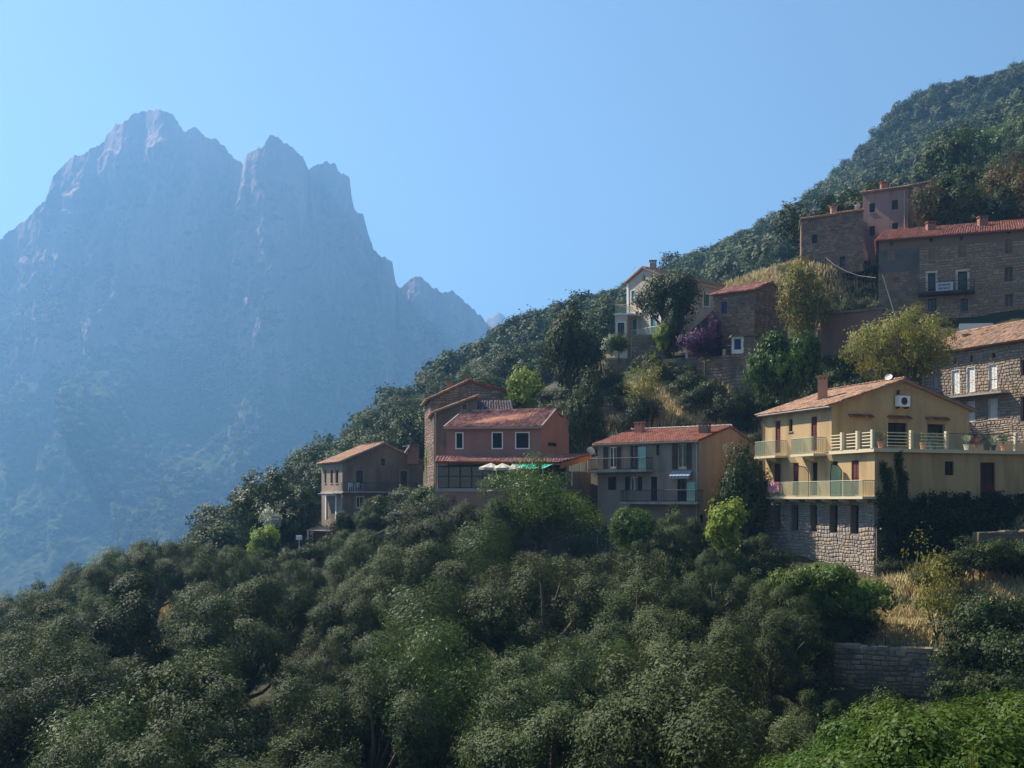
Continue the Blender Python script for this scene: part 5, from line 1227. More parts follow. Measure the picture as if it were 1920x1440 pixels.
# ------------------------------------------------------------------ small things of the village
def ac_unit():
    a, c, z0, z1 = fYg.rect(1677, 743, 1699, 763); R = empty('air_conditioner', fYg.pt((a+c)/2, z0, .2), 'white air conditioner unit high on the yellow gable', 'air conditioner')
    b = MB(); fYg.box(b, a, c, z0, z1, .08, .38); b.build('casing', M_plastic, R)
    b = MB(); cc = fYg.pt((a+c)/2, (z0+z1)/2, .385); d = Vector((fYg.d.x, fYg.d.y, 0)); n3 = Vector((fYg.n.x, fYg.n.y, 0)); k = 16; r = (z1-z0)*.36
    b.poly([tuple(Vector(cc)+n3*.006+d*r*math.cos(2*math.pi*i/k)+Vector((0, 0, r*math.sin(2*math.pi*i/k)))) for i in range(k)]); b.build('fan_grille', M_iron, R)
    for q in (a+.08, c-.12): b = MB(); fYg.box(b, q, q+.04, z0-.12, z0-.003, .002, .36); b.build('bracket', M_iron, R)
ac_unit()
dish((*xy(1666, 68.6), (HY-720)/F*68.6-.1), -2.2, .24, 'small white satellite dish on the ridge of the yellow house roof')
dish((*xy(763, 106.5), (HY-845)/F*106.5-.4), 3.3, .5, 'round satellite dish behind the roof of the brown house by the brick chimney')
dish((*xy(1108, 81), (HY-850)/F*81-.35), 1.0, .33, 'pale satellite dish at the right end of the veranda roof')
dish((*xy(1608, 113.5), (HY-392)/F*113.5-.3), 2.2, .4, 'white satellite dish on the roof edge of the old stone house')
def towel():
    a, c, z0, z1 = fY.rect(1440.5, 905, 1462, 923, .93); R = MB(); n = 12
    for i in range(n):
        p, q = a+(c-a)*i/n, a+(c-a)*(i+1)/n; w = lambda k: .955+.02*math.sin(k*2.2)
        z0_ = lambda k: z0+.04*math.sin(k*.8)
        R.hexa([fY.pt(p, z0_(i), w(i)), fY.pt(q, z0_(i+1), w(i+1)), fY.pt(q, z0_(i+1), w(i+1)+.015), fY.pt(p, z0_(i), w(i)+.015), fY.pt(p, z1+.04, .93), fY.pt(q, z1+.04, .93), fY.pt(q, z1+.04, .95), fY.pt(p, z1+.04, .95)])
        R.hexa([fY.pt(p, z1-.35, .845), fY.pt(q, z1-.35, .845), fY.pt(q, z1-.35, .86), fY.pt(p, z1-.35, .86), fY.pt(p, z1+.04, .915), fY.pt(q, z1+.04, .915), fY.pt(q, z1+.04, .93), fY.pt(p, z1+.04, .93)])
    R.build('towel', mat('pink_towelling', (.62, .25, .30), var=.08, scale=6), None, label='pink towel hung over the left end of the lower balcony railing', cat='towel')
towel()
def pot(i, px, label, plant_kind=None, h=.3, m=None, dz=2.93, inset=-.55, fc=None):
    fc = fc or fYr; u, _ = fc.uv(px, 835, inset); x, y, _ = fc.pt(u, 0, inset)
    e = empty('plant_pot', (x, y, dz), label, 'plant pot', 'plant pots on the yellow house terrace'); b = MB()
    b.lathe((x, y, dz), [(h*.33, 0), (h*.5, h*.9), (h*.56, h*.9), (h*.56, h), (h*.45, h), (h*.42, h*.85)], 12); b.build('pot', m or M_chim, e)
    r = random.Random(i); b = MB()
    for k in range(70):
        a = r.uniform(0, 6.28); t = r.uniform(.2, 1.0); l = r.uniform(.3, .8)
        p0 = Vector((x, y, dz+h)); d = Vector((math.cos(a)*t, math.sin(a)*t, 1.1)).normalized(); p1 = p0+d*l*.6; s = d.cross(Vector((0, 0, 1))).normalized()*.03
        b.quad(p1-s*.3, p1+d*.09-s, p1+d*.2, p1+d*.09+s)
        if k % 6 == 0: b.tube([p0, p1], .006, 4)
    b.build('plant', plant_kind or L_bright, e)
for i, (px, lb, pk, hh, m) in enumerate(((1652, 'terracotta pot with a thin tall shrub at the terrace corner', L_autumn, .42, M_chim), (1731, 'terracotta pot between the two dark terrace windows', L_bright, .4, M_chim), (1750, 'blue green glazed pot under the right terrace window', L_dark, .5, mat('teal_glaze', (.03, .12, .13), rough=.3)),
    (1812, 'white pot with pale flowers past the gable corner', L_white, .35, M_white), (1829, 'small terracotta pot with red flowers on the terrace edge', mat('red_petals', (.30, .05, .06)), .3, M_chim), (1850, 'dark pot with a bushy plant on the terrace', L_dark, .45, M_iron), (1862, 'pot with white flowers near the terrace end', L_white, .35, M_iron), (1882, 'green leafy pot beside the last terrace post', L_bright, .4, M_chim))):
    pot(i, px, lb, pk, hh, m)
def pole(px0, py0, px1, py1, Y, label, r=.05):
    b = MB(); b.tube([P(px0, py0, Y), P(px1, py1, Y)], r, 6); b.build('leaning_pole', M_conc, None, label=label, cat='pole')
pole(1655, 515, 1681, 600, 100, 'thin pale pole leaning in front of the long stone house')
b = MB(); pts = [P(1548, 483, 110), P(1565, 497, 109), P(1585, 508, 108), P(1610, 517, 107), P(1642, 521, 105.5)]; b.tube(pts, .03, 5); b.build('handrail_cable', M_conc, None, label='pale drooping cable running down the grass bank to the long stone house', cat='cable')
b = MB(); b.tube([P(1548, 483, 110), P(1548, 505, 110)], .05, 5); b.build('cable_post', M_wood, None, label='short dark post carrying the upper end of the drooping cable', cat='post')
# terracotta roofed shed among the olives
def shed():
    R = empty('garden_shed', P(597, 1030, 88), 'small shed with flat terracotta roof and white post among the olives', 'shed')
    Y = 88; a, c = P(574, 994, Y), P(621, 996, Y-.5); b = MB(); b.hexa([(a[0], a[1], a[2]-.05), (c[0], c[1], c[2]-.05), (c[0]+.2, c[1]+2.2, c[2]+.12), (a[0]+.2, a[1]+2.2, a[2]+.12), a, c, (c[0]+.2, c[1]+2.2, c[2]+.2), (a[0]+.2, a[1]+2.2, a[2]+.2)])
    o = b.build('roof', M_tile, R)
    for px in (577, 618):
        p = P(px, 994, Y); b = MB(); b.tube([(p[0], p[1]+.1, p[2]-.05), (p[0], p[1]+.1, p[2]-2.4)], .07, 6); b.build('post', M_white, R)
    Fac(R, V2((a[0]+.3, Y+1.6)), V2((c[0], Y+1.4)), a[2]-2.6, a[2]+.05, M_brick).build()
shed()
b = MB(); p = P(561, 1008, 87); b.box((p[0], p[1], p[2]), (.45, .4, .35)); b.box((p[0], p[1], p[2]-.7), (.06, .06, 1.1)); b.build('white_box', M_plastic, None, label='small white meter box on a post left of the shed', cat='box')
# ------------------------------------------------------------------ trees and shrubs with a place of their own
def single(kind, px, py_base, Y, s, label, cat='tree', sz=None, v=None, dz=0.0, m=None, group=None):
    """px/py of the foot at distance Y"""
    x, y, z = P(px, py_base, Y); h = VAR[kind][0][2]; sz = sz or s; g_ = tz(x, y)-.15
    if g_ < z: zt_ = z+h*sz; sz = min(sz*1.3, (zt_-g_)/h); z = zt_-h*sz
    return plant({'tree': 'tree', 'shrub': 'shrub'}.get(cat, cat), kind, (x, y, z+dz), s, label, cat, group, sz=sz, v=v)
def big(kind, m, seed, **kw):
    bark = kw.pop('bark', None); tr = kw.pop('r0', .25); zt = kw.pop('zt', None); lean = kw.pop('lean', .25)
    me, cen, zc = crown_mesh(kind+'_crown', m, seed, **kw); VAR[kind] = [(me, trunk_mesh(kind+'_trunk', bark or m_bark, cen, seed, r0=tr, zt=zt, lean=lean), zc+kw['rz']*.95)]
big('dark_oak', L_dark, 3, rx=3.4, ry=3.2, rz=2.7, nl=26, leaves=15000, ll=.24, lw=.15, sig=.17, lobe=.34, zc=4.6, r0=.28, zt=2.2)
big('yellow_tree', L_yellow, 4, rx=2.8, ry=2.8, rz=3.4, nl=26, leaves=12000, ll=.24, lw=.14, sig=.2, lobe=.32, zc=4.8, r0=.24, zt=2.0, bark=m_bark_pale)
big('lime_tree', L_yellow, 9, rx=4.2, ry=3.4, rz=2.7, nl=34, leaves=26000, ll=.18, lw=.09, sig=.15, lobe=.30, zc=3.9, r0=.22)
big('round_oak', L_forest, 6, rx=2.9, ry=2.9, rz=3.0, nl=22, leaves=12000, ll=.26, lw=.16, sig=.18, lobe=.36, zc=3.6, r0=.22)
big('robinia', L_bright, 7, rx=4.0, ry=3.6, rz=3.0, nl=30, leaves=36000, ll=.16, lw=.07, sig=.18, lobe=.32, zc=3.6, r0=.2)
big('fig', L_bright, 12, rx=2.8, ry=2.4, rz=1.7, nl=18, leaves=12000, ll=.24, lw=.17, sig=.14, lobe=.36, zc=1.6, r0=.12)
big('lime_bush', L_lime, 14, rx=1.4, ry=1.2, rz=1.3, nl=14, leaves=5000, ll=.20, lw=.15, sig=.12, lobe=.4, zc=1.3, r0=.06)
big('autumn_tree', L_autumn, 15, rx=3.6, ry=3.4, rz=3.0, nl=28, leaves=14000, ll=.24, lw=.14, sig=.2, lobe=.33, zc=4.2, r0=.2)
big('bougainvillea', L_purple, 16, rx=3.6, ry=1.2, rz=1.0, nl=22, leaves=9000, ll=.16, lw=.12, sig=.14, lobe=.34, zc=1.6, r0=.1, up=-.1)
big('blossom_bush', L_white, 17, rx=.8, ry=.7, rz=.85, nl=12, leaves=2600, ll=.14, lw=.11, sig=.09, lobe=.4, zc=.9, r0=.04)
big('dense_green', L_bright, 18, rx=2.6, ry=2.4, rz=2.3, nl=20, leaves=16000, ll=.2, lw=.11, sig=.14, lobe=.38, zc=2.5, r0=.15)
big('dark_green', L_dark, 19, rx=2.8, ry=2.6, rz=2.6, nl=22, leaves=16000, ll=.2, lw=.12, sig=.15, lobe=.36, zc=2.8, r0=.16)
big('thin_tree', L_yellow, 20, rx=1.6, ry=1.6, rz=1.7, nl=12, leaves=2200, ll=.14, lw=.08, sig=.16, lobe=.34, zc=2.4, r0=.09, zt=1.0)
single('dark_oak', 1254, 655, 102, 1.0, 'broad dark tree with bare forked trunk standing before the cream house', v=0, sz=1.0)
single('yellow_tree', 1512, 660, 92, .9, 'tall yellowing tree with pale leaning trunk right of the small stone house', sz=.98)
single('lime_tree', 1690, 742, 79, .95, 'large yellow green tree behind the yellow house roof', sz=.97)
single('round_oak', 1073, 745, 96, .95, 'rounded dark oak on the slope below the cream house', sz=1.1)
single('robinia', 1035, 1020, 66, .92, 'fresh green feathery tree before the ochre house and veranda', sz=.76)
single('fig', 1468, 735, 84, .95, 'spreading green fig tree under the terrace wall of the small stone house', sz=1.35)
single('lime_bush', 980, 775, 92, 1.25, 'bright lime green bush beside the gable of the tall stone house', 'shrub', sz=1.2)
single('autumn_tree', 1905, 430, 112, .95, 'rust brown autumn tree at the right edge above the long stone house')
single('autumn_tree', 1840, 440, 113, .7, 'brownish tree left of the rust brown tree above the long roof', sz=.65)
single('dark_green', 1790, 432, 111, 1.1, 'dark green tree behind the roof of the long stone house', sz=.95)
single('dark_green', 1868, 436, 109, .9, 'dark green bush between the two brownish trees above the long roof', sz=.7)
single('autumn_tree', 1735, 440, 112, .55, 'small olive brown tree touching the mauve house corner', sz=.72)
single('dense_green', 1885, 330, 190, 2.1, 'big bright green tree high on the wooded slope above the autumn trees', sz=2.0)
single('round_oak', 1785, 372, 150, 1.5, 'tall rounded oak standing above the mauve house roof', sz=1.35)
single('bougainvillea', 1322, 672, 95.3, 1.0, 'purple bougainvillea spread over the front of the small stone house', 'shrub', sz=.95)
single('bougainvillea', 1334, 632, 96.5, .42, 'upper purple bougainvillea branch climbing between the two houses', 'shrub', sz=.8)
single('dark_green', 500, 1035, 92, 1.15, 'large dark glossy tree left of the brown house', sz=1.15)
single('dense_green', 545, 1020, 94, 1.0, 'leafy green tree close to the side wall of the brown house', sz=1.1)
single('dark_green', 557, 1020, 90, .7, 'dark laurel like bush between the shed and the brown house', 'shrub', sz=.75)
single('blossom_bush', 510, 1000, 88, 1.1, 'bush covered in pale white blossom before the dark glossy tree', 'shrub', sz=1.1)
single('lime_bush', 493, 1052, 84, .85, 'bright yellow green vine mound under the blossom bush', 'shrub', sz=.85)
single('lime_bush', 815, 925, 96, .6, 'yellow green climber between brown house and restaurant', 'shrub', sz=1.6)
single('fig', 1590, 1142, 52.5, .72, 'bright green leafy bush below the granite base of the yellow house', 'shrub', sz=.62)
single('fig', 1510, 1148, 53.0, .6, 'second smaller green bush at the foot of the stone base', 'shrub', sz=.6)
single('lime_bush', 1360, 1030, 66, .95, 'lime green bush between the ochre house and the yellow house', 'shrub', sz=.95)
single('dense_green', 1185, 1030, 68.5, .6, 'green bush under the lower balcony of the ochre house', 'shrub', sz=.6)
single('dark_green', 1395, 1000, 72, .8, 'dark shaded tree in the gap left of the yellow house', sz=.95)
single('dark_green', 1398, 965, 78, .62, 'dark tree against the ochre gable side', sz=.7)
single('dark_green', 1265, 1025, 71.5, .42, 'round dark bush at the foot of the ochre house wall', 'shrub', sz=.45)
single('thin_tree', 1760, 1200, 50.5, .95, 'thin sparse tree with visible trunk between the two dry grass terraces', sz=1.15)
single('thin_tree', 1215, 770, 88, 1.25, 'light green sapling growing out of the rocky slope below the bastion', sz=1.1)
single('dark_green', 1100, 840, 85, .62, 'pale topped bush right of the orange restaurant wall', 'shrub', sz=1.0)
single('dense_green', 1160, 660, 103, .5, 'green bush left of the bastion below the cream house wing', 'shrub', sz=.4)
single('blossom_bush', 1143, 668, 104, 1.0, 'pale flowering bush at the corner of the cream house wing', 'shrub')
single('lime_bush', 1243, 655, 98.7, .6, 'little yellow shrub on top of the stone bastion', 'shrub', sz=.7)
single('dark_green', 1262, 668, 99.3, .6, 'dark clipped shrub right of the bastion', 'shrub', sz=.85)

# ivy draped over walls
def ivy(name, fn, n, label, m=L_ivy, cat='ivy', ll=.13, seed=1, stem=None):
    r = np.random.default_rng(seed); c, nrm = fn(r, n); k = 3
    c = np.repeat(c, k, 0)+r.normal(size=(n*k, 3))*.10; nrm = np.repeat(nrm, k, 0)
    a = r.normal(size=c.shape)+np.array([0, 0, -.6]); a -= nrm*np.sum(a*nrm, 1)[:, None]*.6; a /= np.linalg.norm(a, axis=1)[:, None]
    b = np.cross(a, nrm+r.normal(size=c.shape)*.4); b /= np.linalg.norm(b, axis=1)[:, None]
    s = r.uniform(.6, 1.3, (len(c), 1)); A = a*ll*s*.5; B = b*ll*.8*s*.5; org = c.mean(0)
    V = (np.stack([c-A, c-A*.2+B, c+A, c-A*.2-B], 1)-org).reshape(-1, 3)
    return obj(name, mesh_np(name, V, np.arange(len(V)).reshape(-1, 4), [m]), None, tuple(org), label=label, cat=cat)
def on_fac(f, u0, u1, z0, z1, thick=.5, edge=None):
    def fn(r, n):
        u = r.uniform(u0, u1, n); z = z0+(z1-z0)*r.uniform(0, 1, n); o = .05+np.abs(fbm(u*.9, z*.9, 0, 3, 3))*thick+r.uniform(0, .15, n)
        lim = z1-(.35+.5*fbm(u*1.3, u*0, 0, 8, 3)); z = np.minimum(z, lim+r.uniform(-.3, .15, n))
        if edge is not None: z = edge(u, z)
        c = np.stack([f.P0.x+f.d.x*u+f.n.x*o, f.P0.y+f.d.y*u+f.n.y*o, z], 1); return c, np.tile(np.array([f.n.x, f.n.y, .1]), (n, 1))
    return fn
bank = Fac(R_Y, (21.2, 62.0), (33.5, 66.28), -6.5, 0, M_mortard, 'x')
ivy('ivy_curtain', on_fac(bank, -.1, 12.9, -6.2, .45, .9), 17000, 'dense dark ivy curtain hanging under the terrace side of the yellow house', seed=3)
ivy('ivy_drape', on_fac(fRW, 7.0, 7.9, -10.0, -6.6, .5), 800, 'thin ivy draping the right end of the dry stone wall', m=L_dark, seed=4)
def climber(i, px, py0, py1, w, label):
    u, z0 = fYf.uv(px, py0, .15); _, z1 = fYf.uv(px, py1, .15)
    def fn(r, n):
        t = r.uniform(0, 1, n)**.8; z = z0+(z1-z0)*t; ww = w*(1-t*.75)*(.6+.5*noise(z*2.2, t*0, 0, i)); uu = u+r.normal(size=n)*ww*.5+.12*np.sin(z*2+i); o = .12+r.uniform(0, .25, n)*(1-t*.5)
        return np.stack([fYf.P0.x+fYf.d.x*uu+fYf.n.x*o, fYf.P0.y+fYf.d.y*uu+fYf.n.y*o, z], 1), np.tile(np.array([fYf.n.x, fYf.n.y, .1]), (n, 1))
    ivy('wall_creeper', fn, int(170*(z1-z0)*(.5+w)), label, m=L_dark, cat='climber', seed=20+i, ll=.1)
for i, a in enumerate(((1687, 940, 848, .38, 'tallest climber reaching the terrace slab on the yellow front wall'), (1659, 940, 868, .16, 'leftmost thin climber on the yellow front wall'), (1670, 940, 880, .18, 'second thin climber on the yellow front wall left of the tallest'), (1697, 940, 888, .22, 'short climber right of the tallest one on the yellow wall'))): climber(i, *a)
# ------------------------------------------------------------------ foreground: glossy leaved bushes
big('near_leaves', L_fig, 22, rx=1.5, ry=1.3, rz=.9, nl=22, leaves=22000, ll=.08, lw=.052, sig=.07, lobe=.30, zc=1.1, r0=.05, zt=.5)
VAR['near_leaves'].append(None); me_, cen_, _ = crown_mesh('near_leaves_crown', L_fig, 23, rx=1.4, ry=1.4, rz=.85, nl=20, leaves=22000, ll=.075, lw=.048, sig=.07, lobe=.30, zc=1.1); VAR['near_leaves'][1] = (me_, trunk_mesh('near_trunk', m_bark, cen_, 5, r0=.05, zt=.5), 0)
nb = [(1545, 1492, 15.5, .65), (1610, 1462, 15.5, .75), (1670, 1430, 16, .82), (1730, 1390, 16.5, .9), (1820, 1385, 17, .95), (1910, 1385, 17, .95), (1990, 1385, 17, .95), (1520, 1500, 13, .7), (1620, 1490, 13, .85), (1720, 1480, 13, .9), (1820, 1475, 13, .9), (1930, 1475, 13.5, .9), (1560, 1570, 11, .7), (1700, 1570, 11, .8), (1850, 1570, 11, .8)]
for i, (px, py, Y, s) in enumerate(nb):
    x, y, z = P(px, py+28, Y); plant('bush', 'near_leaves', (x, y, z-1.15*s), s, 'bright green glossy leaved bush in the nearest growth at the lower right corner', 'bush', 'glossy leaved bushes at the lower right')
b = MB(); x, y, z = P(1822, 1440, 11.5); 
for k in range(7): b.quad((x-.006+k*.008, y, z-.6), (x+.006+k*.008, y, z-.6), (x+.01+(k-3)*.035, y+.02*k, z+.12+.05*(k % 3)), (x+.005+(k-3)*.035, y+.02*k, z+.16+.05*(k % 3)))
b.build('reed_tuft', L_yellow, None, label='single yellow brown reed tuft rising from the nearest glossy bushes', cat='reed')
# ------------------------------------------------------------------ groves
for i, (x, y, z, s) in enumerate(olives):
    px = CX+F*x/y; g_ = (i*7 % 11 == 0) or (740 < px < 900 and 40 < y < 47); d_ = not g_ and (i*5 % 7 == 1)
    row = 'nearest rows' if y < 42 else ('middle rows' if y < 58 else ('upper rows' if px > 560 else 'skyline rows'))
    side = 'left of the brown house' if px < 600 else ('below the restaurant' if px < 1110 else 'below the ochre and yellow houses')
    if y < 42: side = 'at far left' if px < 480 else ('left of centre' if px < 960 else 'right of centre')
    kd = 'fresh green feathery tree' if g_ else ('dark green oak' if d_ else 'grey green olive tree')
    plant('oak_tree' if d_ else 'olive_tree', 'green_olive' if g_ else ('grove_oak' if d_ else 'olive'), (x, y, z-.3), s, f'{kd} in the {row}, {side}', 'tree', f'{kd}s {side}, {row}')
def scatter(kinds, n, px0, px1, py0, py1, s0, s1, label, cat, group, seed, y0=12.0, ymin=0, ymax=500, okf=None, topf=None, name=None):
    r = random.Random(seed); out = 0
    for _ in range(n):
        px, py = r.uniform(px0, px1), r.uniform(py0, py1)
        if okf and not okf(px, py): continue
        h = ground_hit(px, py, y0)
        if h is None or not (ymin <= h[1] <= ymax): continue
        if h[1] > 57 and blocked(h[0], h[1]): continue
        s = r.uniform(s0, s1); kd = r.choice(kinds)
        plant(name or cat, kd, (h[0], h[1], h[2]-.25), s, label, cat, group); out += 1
    return out
HB = [((24.5, 69), 8.5), ((28, 66), 6), ((14, 81), 7.5), ((-1.3, 82.5), 5), ((3, 80), 4), ((-3, 90), 6), ((-14, 109), 6), ((18, 110.5), 6.5), ((13, 110.5), 3), ((22, 98), 4.5), ((34, 115.5), 4.5), ((45, 119), 6), ((44, 106), 6), ((52, 103), 6), ((39, 84), 6), ((42, 90), 6), ((43, 78), 6), ((29.5, 96), 4.5)]
def blocked(x, y): return any((x-c[0])**2+(y-c[1])**2 < r*r for c, r in HB)
# mid slope between the two tiers of houses
scatter(['bush', 'bush', 'scrub', 'bush'], 105, 960, 1650, 690, 850, .6, 1.25, 'mixed shrub on the rough slope between the two tiers of houses', 'shrub', 'shrubs on the slope between the tiers of houses', 5, ymin=76, ymax=104)
scatter(['bush', 'scrub', 'scrub'], 50, 1465, 1650, 505, 600, .45, .9, 'olive coloured shrub on the grass bank left of the long stone house', 'shrub', 'shrubs on the bank by the long stone house', 6, ymin=96, ymax=116)
scatter(['bush', 'bush', 'scrub'], 40, 1650, 1930, 960, 1190, .35, .8, 'dark shrub in the shaded bank right of the ivy curtain', 'shrub', 'shrubs in the shaded bank', 7, ymin=47, ymax=64, okf=lambda px, py: not (1090 < py < 1130 or (py > 1170 and px < 1790)))
scatter(['bush'], 45, 1500, 1925, 1235, 1400, .55, 1.0, 'dark shrub in the deep shade under the dry stone wall', 'shrub', 'shrubs under the dry stone wall', 8, ymin=19, ymax=47, okf=lambda px, py: px > 1790 or py > 1310)
scatter(['bush', 'bush', 'green_bush'], 40, 1190, 1440, 985, 1060, .35, .7, 'shrub in the growth between the ochre house and the yellow house', 'shrub', 'shrubs between the ochre and yellow houses', 9, ymin=55, ymax=76)
scatter(['bush', 'bush', 'green_bush', 'scrub'], 55, 540, 860, 950, 1045, .5, 1.0, 'shrub on the bank below the brown house and beside the shed', 'shrub', 'shrubs below the brown house', 29, ymin=78, ymax=104)
scatter(['bush', 'bush', 'scrub'], 30, 975, 1120, 720, 830, .7, 1.3, 'shrub on the slope right of the lime green bush', 'shrub', 'shrubs right of the lime green bush', 33, ymin=84, ymax=112)
scatter(['bush', 'scrub'], 40, 1820, 1925, 960, 1100, .5, .9, 'dull green shrub on the bank at the right edge', 'shrub', 'shrubs on the bank at the right edge', 10, ymin=50, ymax=72)
scatter(['bush', 'green_bush', 'scrub', 'bush'], 85, 1170, 1570, 1020, 1140, .5, .95, 'low shrub filling the slope in front of the ochre and yellow houses', 'shrub', 'shrubs on the slope before the ochre and yellow houses', 19, ymin=52, ymax=73, okf=lambda px, py: py > 1035 or px < 1420)
scatter(['bush', 'scrub', 'green_bush'], 32, 590, 835, 895, 990, .5, 1.1, 'shrub on the bank between the brown house and the restaurant', 'shrub', 'shrubs between the brown house and the restaurant', 20, ymin=80, ymax=112)
scatter(['bush', 'scrub'], 75, 60, 1540, 1060, 1420, .6, 1.1, 'low dark bush under the olive trees of the grove', 'bush', 'undergrowth bushes of the olive grove', 41, y0=24, ymin=26, ymax=75, name='low_bush')
# hedge like growth on the right of the grass terraces
for i, (px, py, Y, s) in enumerate([(1800, 1190, 48, 1.0), (1850, 1180, 48.5, 1.1), (1905, 1170, 49, 1.15), (1820, 1240, 46.5, .9), (1880, 1250, 46, 1.1), (1930, 1240, 46, 1.0), (1800, 1290, 45, .8), (1855, 1310, 44, 1.0), (1915, 1310, 44, 1.0), (1560, 1160, 54, .6), (1630, 1135, 56, .45), (1690, 1130, 56.5, .4), (1530, 1230, 50.3, .7), (1825, 1050, 57.3, .8), (1870, 1045, 57.5, .75), (1915, 1050, 57.5, .8), (1780, 1065, 57, .7), (1740, 1080, 56.8, .7), (1838, 1040, 57.6, .9), (1590, 1178, 53, .8), (1620, 1163, 53.8, .7), (1545, 1190, 52.5, .8), (1520, 1203, 52, .8)]):
    x, y, z = P(px, py, Y); plant('bramble', 'bush', (x, y, z-.9*s), s, 'dark bramble mound right of the dry stone retaining wall' if px >= 1790 else 'dark bramble mound left of or above the dry stone retaining wall', 'shrub', 'brambles right of the dry stone wall' if px >= 1790 else 'brambles left of and above the dry stone wall')
for (px, py, Y, s) in ((640, 1030, 86, .8), (610, 1048, 83, .8), (575, 1050, 82, .7), (655, 1005, 92, .8), (540, 1055, 80, .7)):
    x, y, z = P(px, py, Y); plant('low_bush', 'bush', (x, y, z-.5*s), s, 'low dark bush on the bare bank just below the garden shed', 'bush', 'low bushes below the garden shed')
# ------------------------------------------------------------------ woods on the ridge
def cand(n, seed):
    r = np.random.default_rng(seed); Y = r.uniform(100, 470, n)**1.0; px = r.uniform(-60, 2150, n); X = (px-CX)/F*Y; return px, X, Y
px_, X_, Y_ = cand(42000, 5)
acc = np.random.default_rng(6).uniform(0, 1, len(Y_)) < Y_/470; px_, X_, Y_ = px_[acc], X_[acc], Y_[acc]
Z_ = ter(X_, Y_)
vis = np.ones(len(Y_), bool); el = (Z_+7)/Y_
for t in np.linspace(.25, .97, 26): vis &= (ter(X_*t, Y_*t)+1.0)/(Y_*t) < el
sky_l = np.array([SKYL(p) for p in px_]); topy = HY-F*(Z_+6.0)/Y_
smax = ((HY-sky_l)/F*Y_-Z_+.5)/6.1
okk = vis & (smax > .4) & (Z_ > -60)
okk &= ~((Y_ < 122) & (X_ > -24)) | ((px_ > 1700) & (Y_ > 118))
okk &= ~((px_ > 1180) & (px_ < 1530) & (Y_ < 190)); okk &= ~((px_ > 930) & (px_ <= 1180) & (Y_ < 150))
okk &= ~((px_ > 480) & (px_ < 640) & (Y_ < 112))
cells = {}; keep = []
for i in np.nonzero(okk)[0]:
    if blocked(X_[i], Y_[i]): continue
    c = 3.3+Y_[i]*.004; k = (int(X_[i]//c), int(Y_[i]//c)); near = False
    for a in (-1, 0, 1):
        for b_ in (-1, 0, 1):
            for j in cells.get((k[0]+a, k[1]+b_), ()):
                if (X_[i]-X_[j])**2+(Y_[i]-Y_[j])**2 < c*c: near = True
    if near: continue
    cells.setdefault(k, []).append(i); keep.append(i)
keep.sort(key=lambda i: Y_[i]); rng = random.Random(8)
print('ridge trees', len(keep), 'olives', len(olives))
for i in keep[:300]:
    s = min(rng.uniform(.8, 1.3), smax[i]); w = 'on the slope left of the brown house' if px_[i] < 600 else ('behind the brown house and the tall stone house' if px_[i] < 960 else ('on the ridge left of the cream house' if px_[i] < 1200 else ('on the ridge behind the cream house and old stone house' if px_[i] < 1620 else 'on the hillside above the mauve house')))
    plant('oak_tree', 'forest', (X_[i], Y_[i], Z_[i]-.6), s, 'dark evergreen oak '+w, 'tree', 'evergreen oaks '+w)
def gn_scatter(name, pts, scl, protos, label, seed=0, squash=1.0):
    me = bpy.data.meshes.new(name); me.vertices.add(len(pts)); me.vertices.foreach_set('co', np.asarray(pts, np.float32).ravel())
    at = me.attributes.new('s', 'FLOAT', 'POINT'); at.data.foreach_set('value', np.asarray(scl, np.float32))
    r = np.random.default_rng(seed); at = me.attributes.new('rz', 'FLOAT', 'POINT'); at.data.foreach_set('value', r.uniform(0, 6.28, len(pts)).astype(np.float32))
    o = obj(name, me, kind='stuff', label=label)
    ng = bpy.data.node_groups.new(name, 'GeometryNodeTree'); ng.interface.new_socket('Geometry', in_out='INPUT', socket_type='NodeSocketGeometry'); ng.interface.new_socket('Geometry', in_out='OUTPUT', socket_type='NodeSocketGeometry')
    N, L = ng.nodes, ng.links; gi, go = N.new('NodeGroupInput'), N.new('NodeGroupOutput'); mp = N.new('GeometryNodeMeshToPoints'); L.new(gi.outputs[0], mp.inputs[0])
    join = N.new('GeometryNodeJoinGeometry')
    g2 = N.new('GeometryNodeGeometryToInstance') 
    for k in reversed(range(len(protos))):
        po = bpy.data.objects.new(name+'_crown', protos[k]); oi = N.new('GeometryNodeObjectInfo'); oi.inputs['Object'].default_value = po; oi.inputs['As Instance'].default_value = True
        L.new(oi.outputs['Geometry'], join.inputs[0])
    iop = N.new('GeometryNodeInstanceOnPoints'); iop.inputs['Pick Instance'].default_value = True
    rv = N.new('FunctionNodeRandomValue'); rv.data_type = 'INT'; rv.inputs[4].default_value = 0; rv.inputs[5].default_value = len(protos)-1; L.new(rv.outputs[2], iop.inputs['Instance Index'])
    L.new(mp.outputs[0], iop.inputs['Points']); L.new(join.outputs[0], iop.inputs['Instance'])
    a = N.new('GeometryNodeInputNamedAttribute'); a.data_type = 'FLOAT'; a.inputs[0].default_value = 's'; c = N.new('ShaderNodeCombineXYZ')
    for q in range(3): L.new(a.outputs[0], c.inputs[q])
    L.new(c.outputs[0], iop.inputs['Scale'])
    a2 = N.new('GeometryNodeInputNamedAttribute'); a2.data_type = 'FLOAT'; a2.inputs[0].default_value = 'rz'; c2 = N.new('ShaderNodeCombineXYZ'); L.new(a2.outputs[0], c2.inputs[2]); L.new(c2.outputs[0], iop.inputs['Rotation'])
    L.new(iop.outputs[0], go.inputs[0]); N.remove(g2)
    md = o.modifiers.new('scatter', 'NODES'); md.node_group = ng; return o
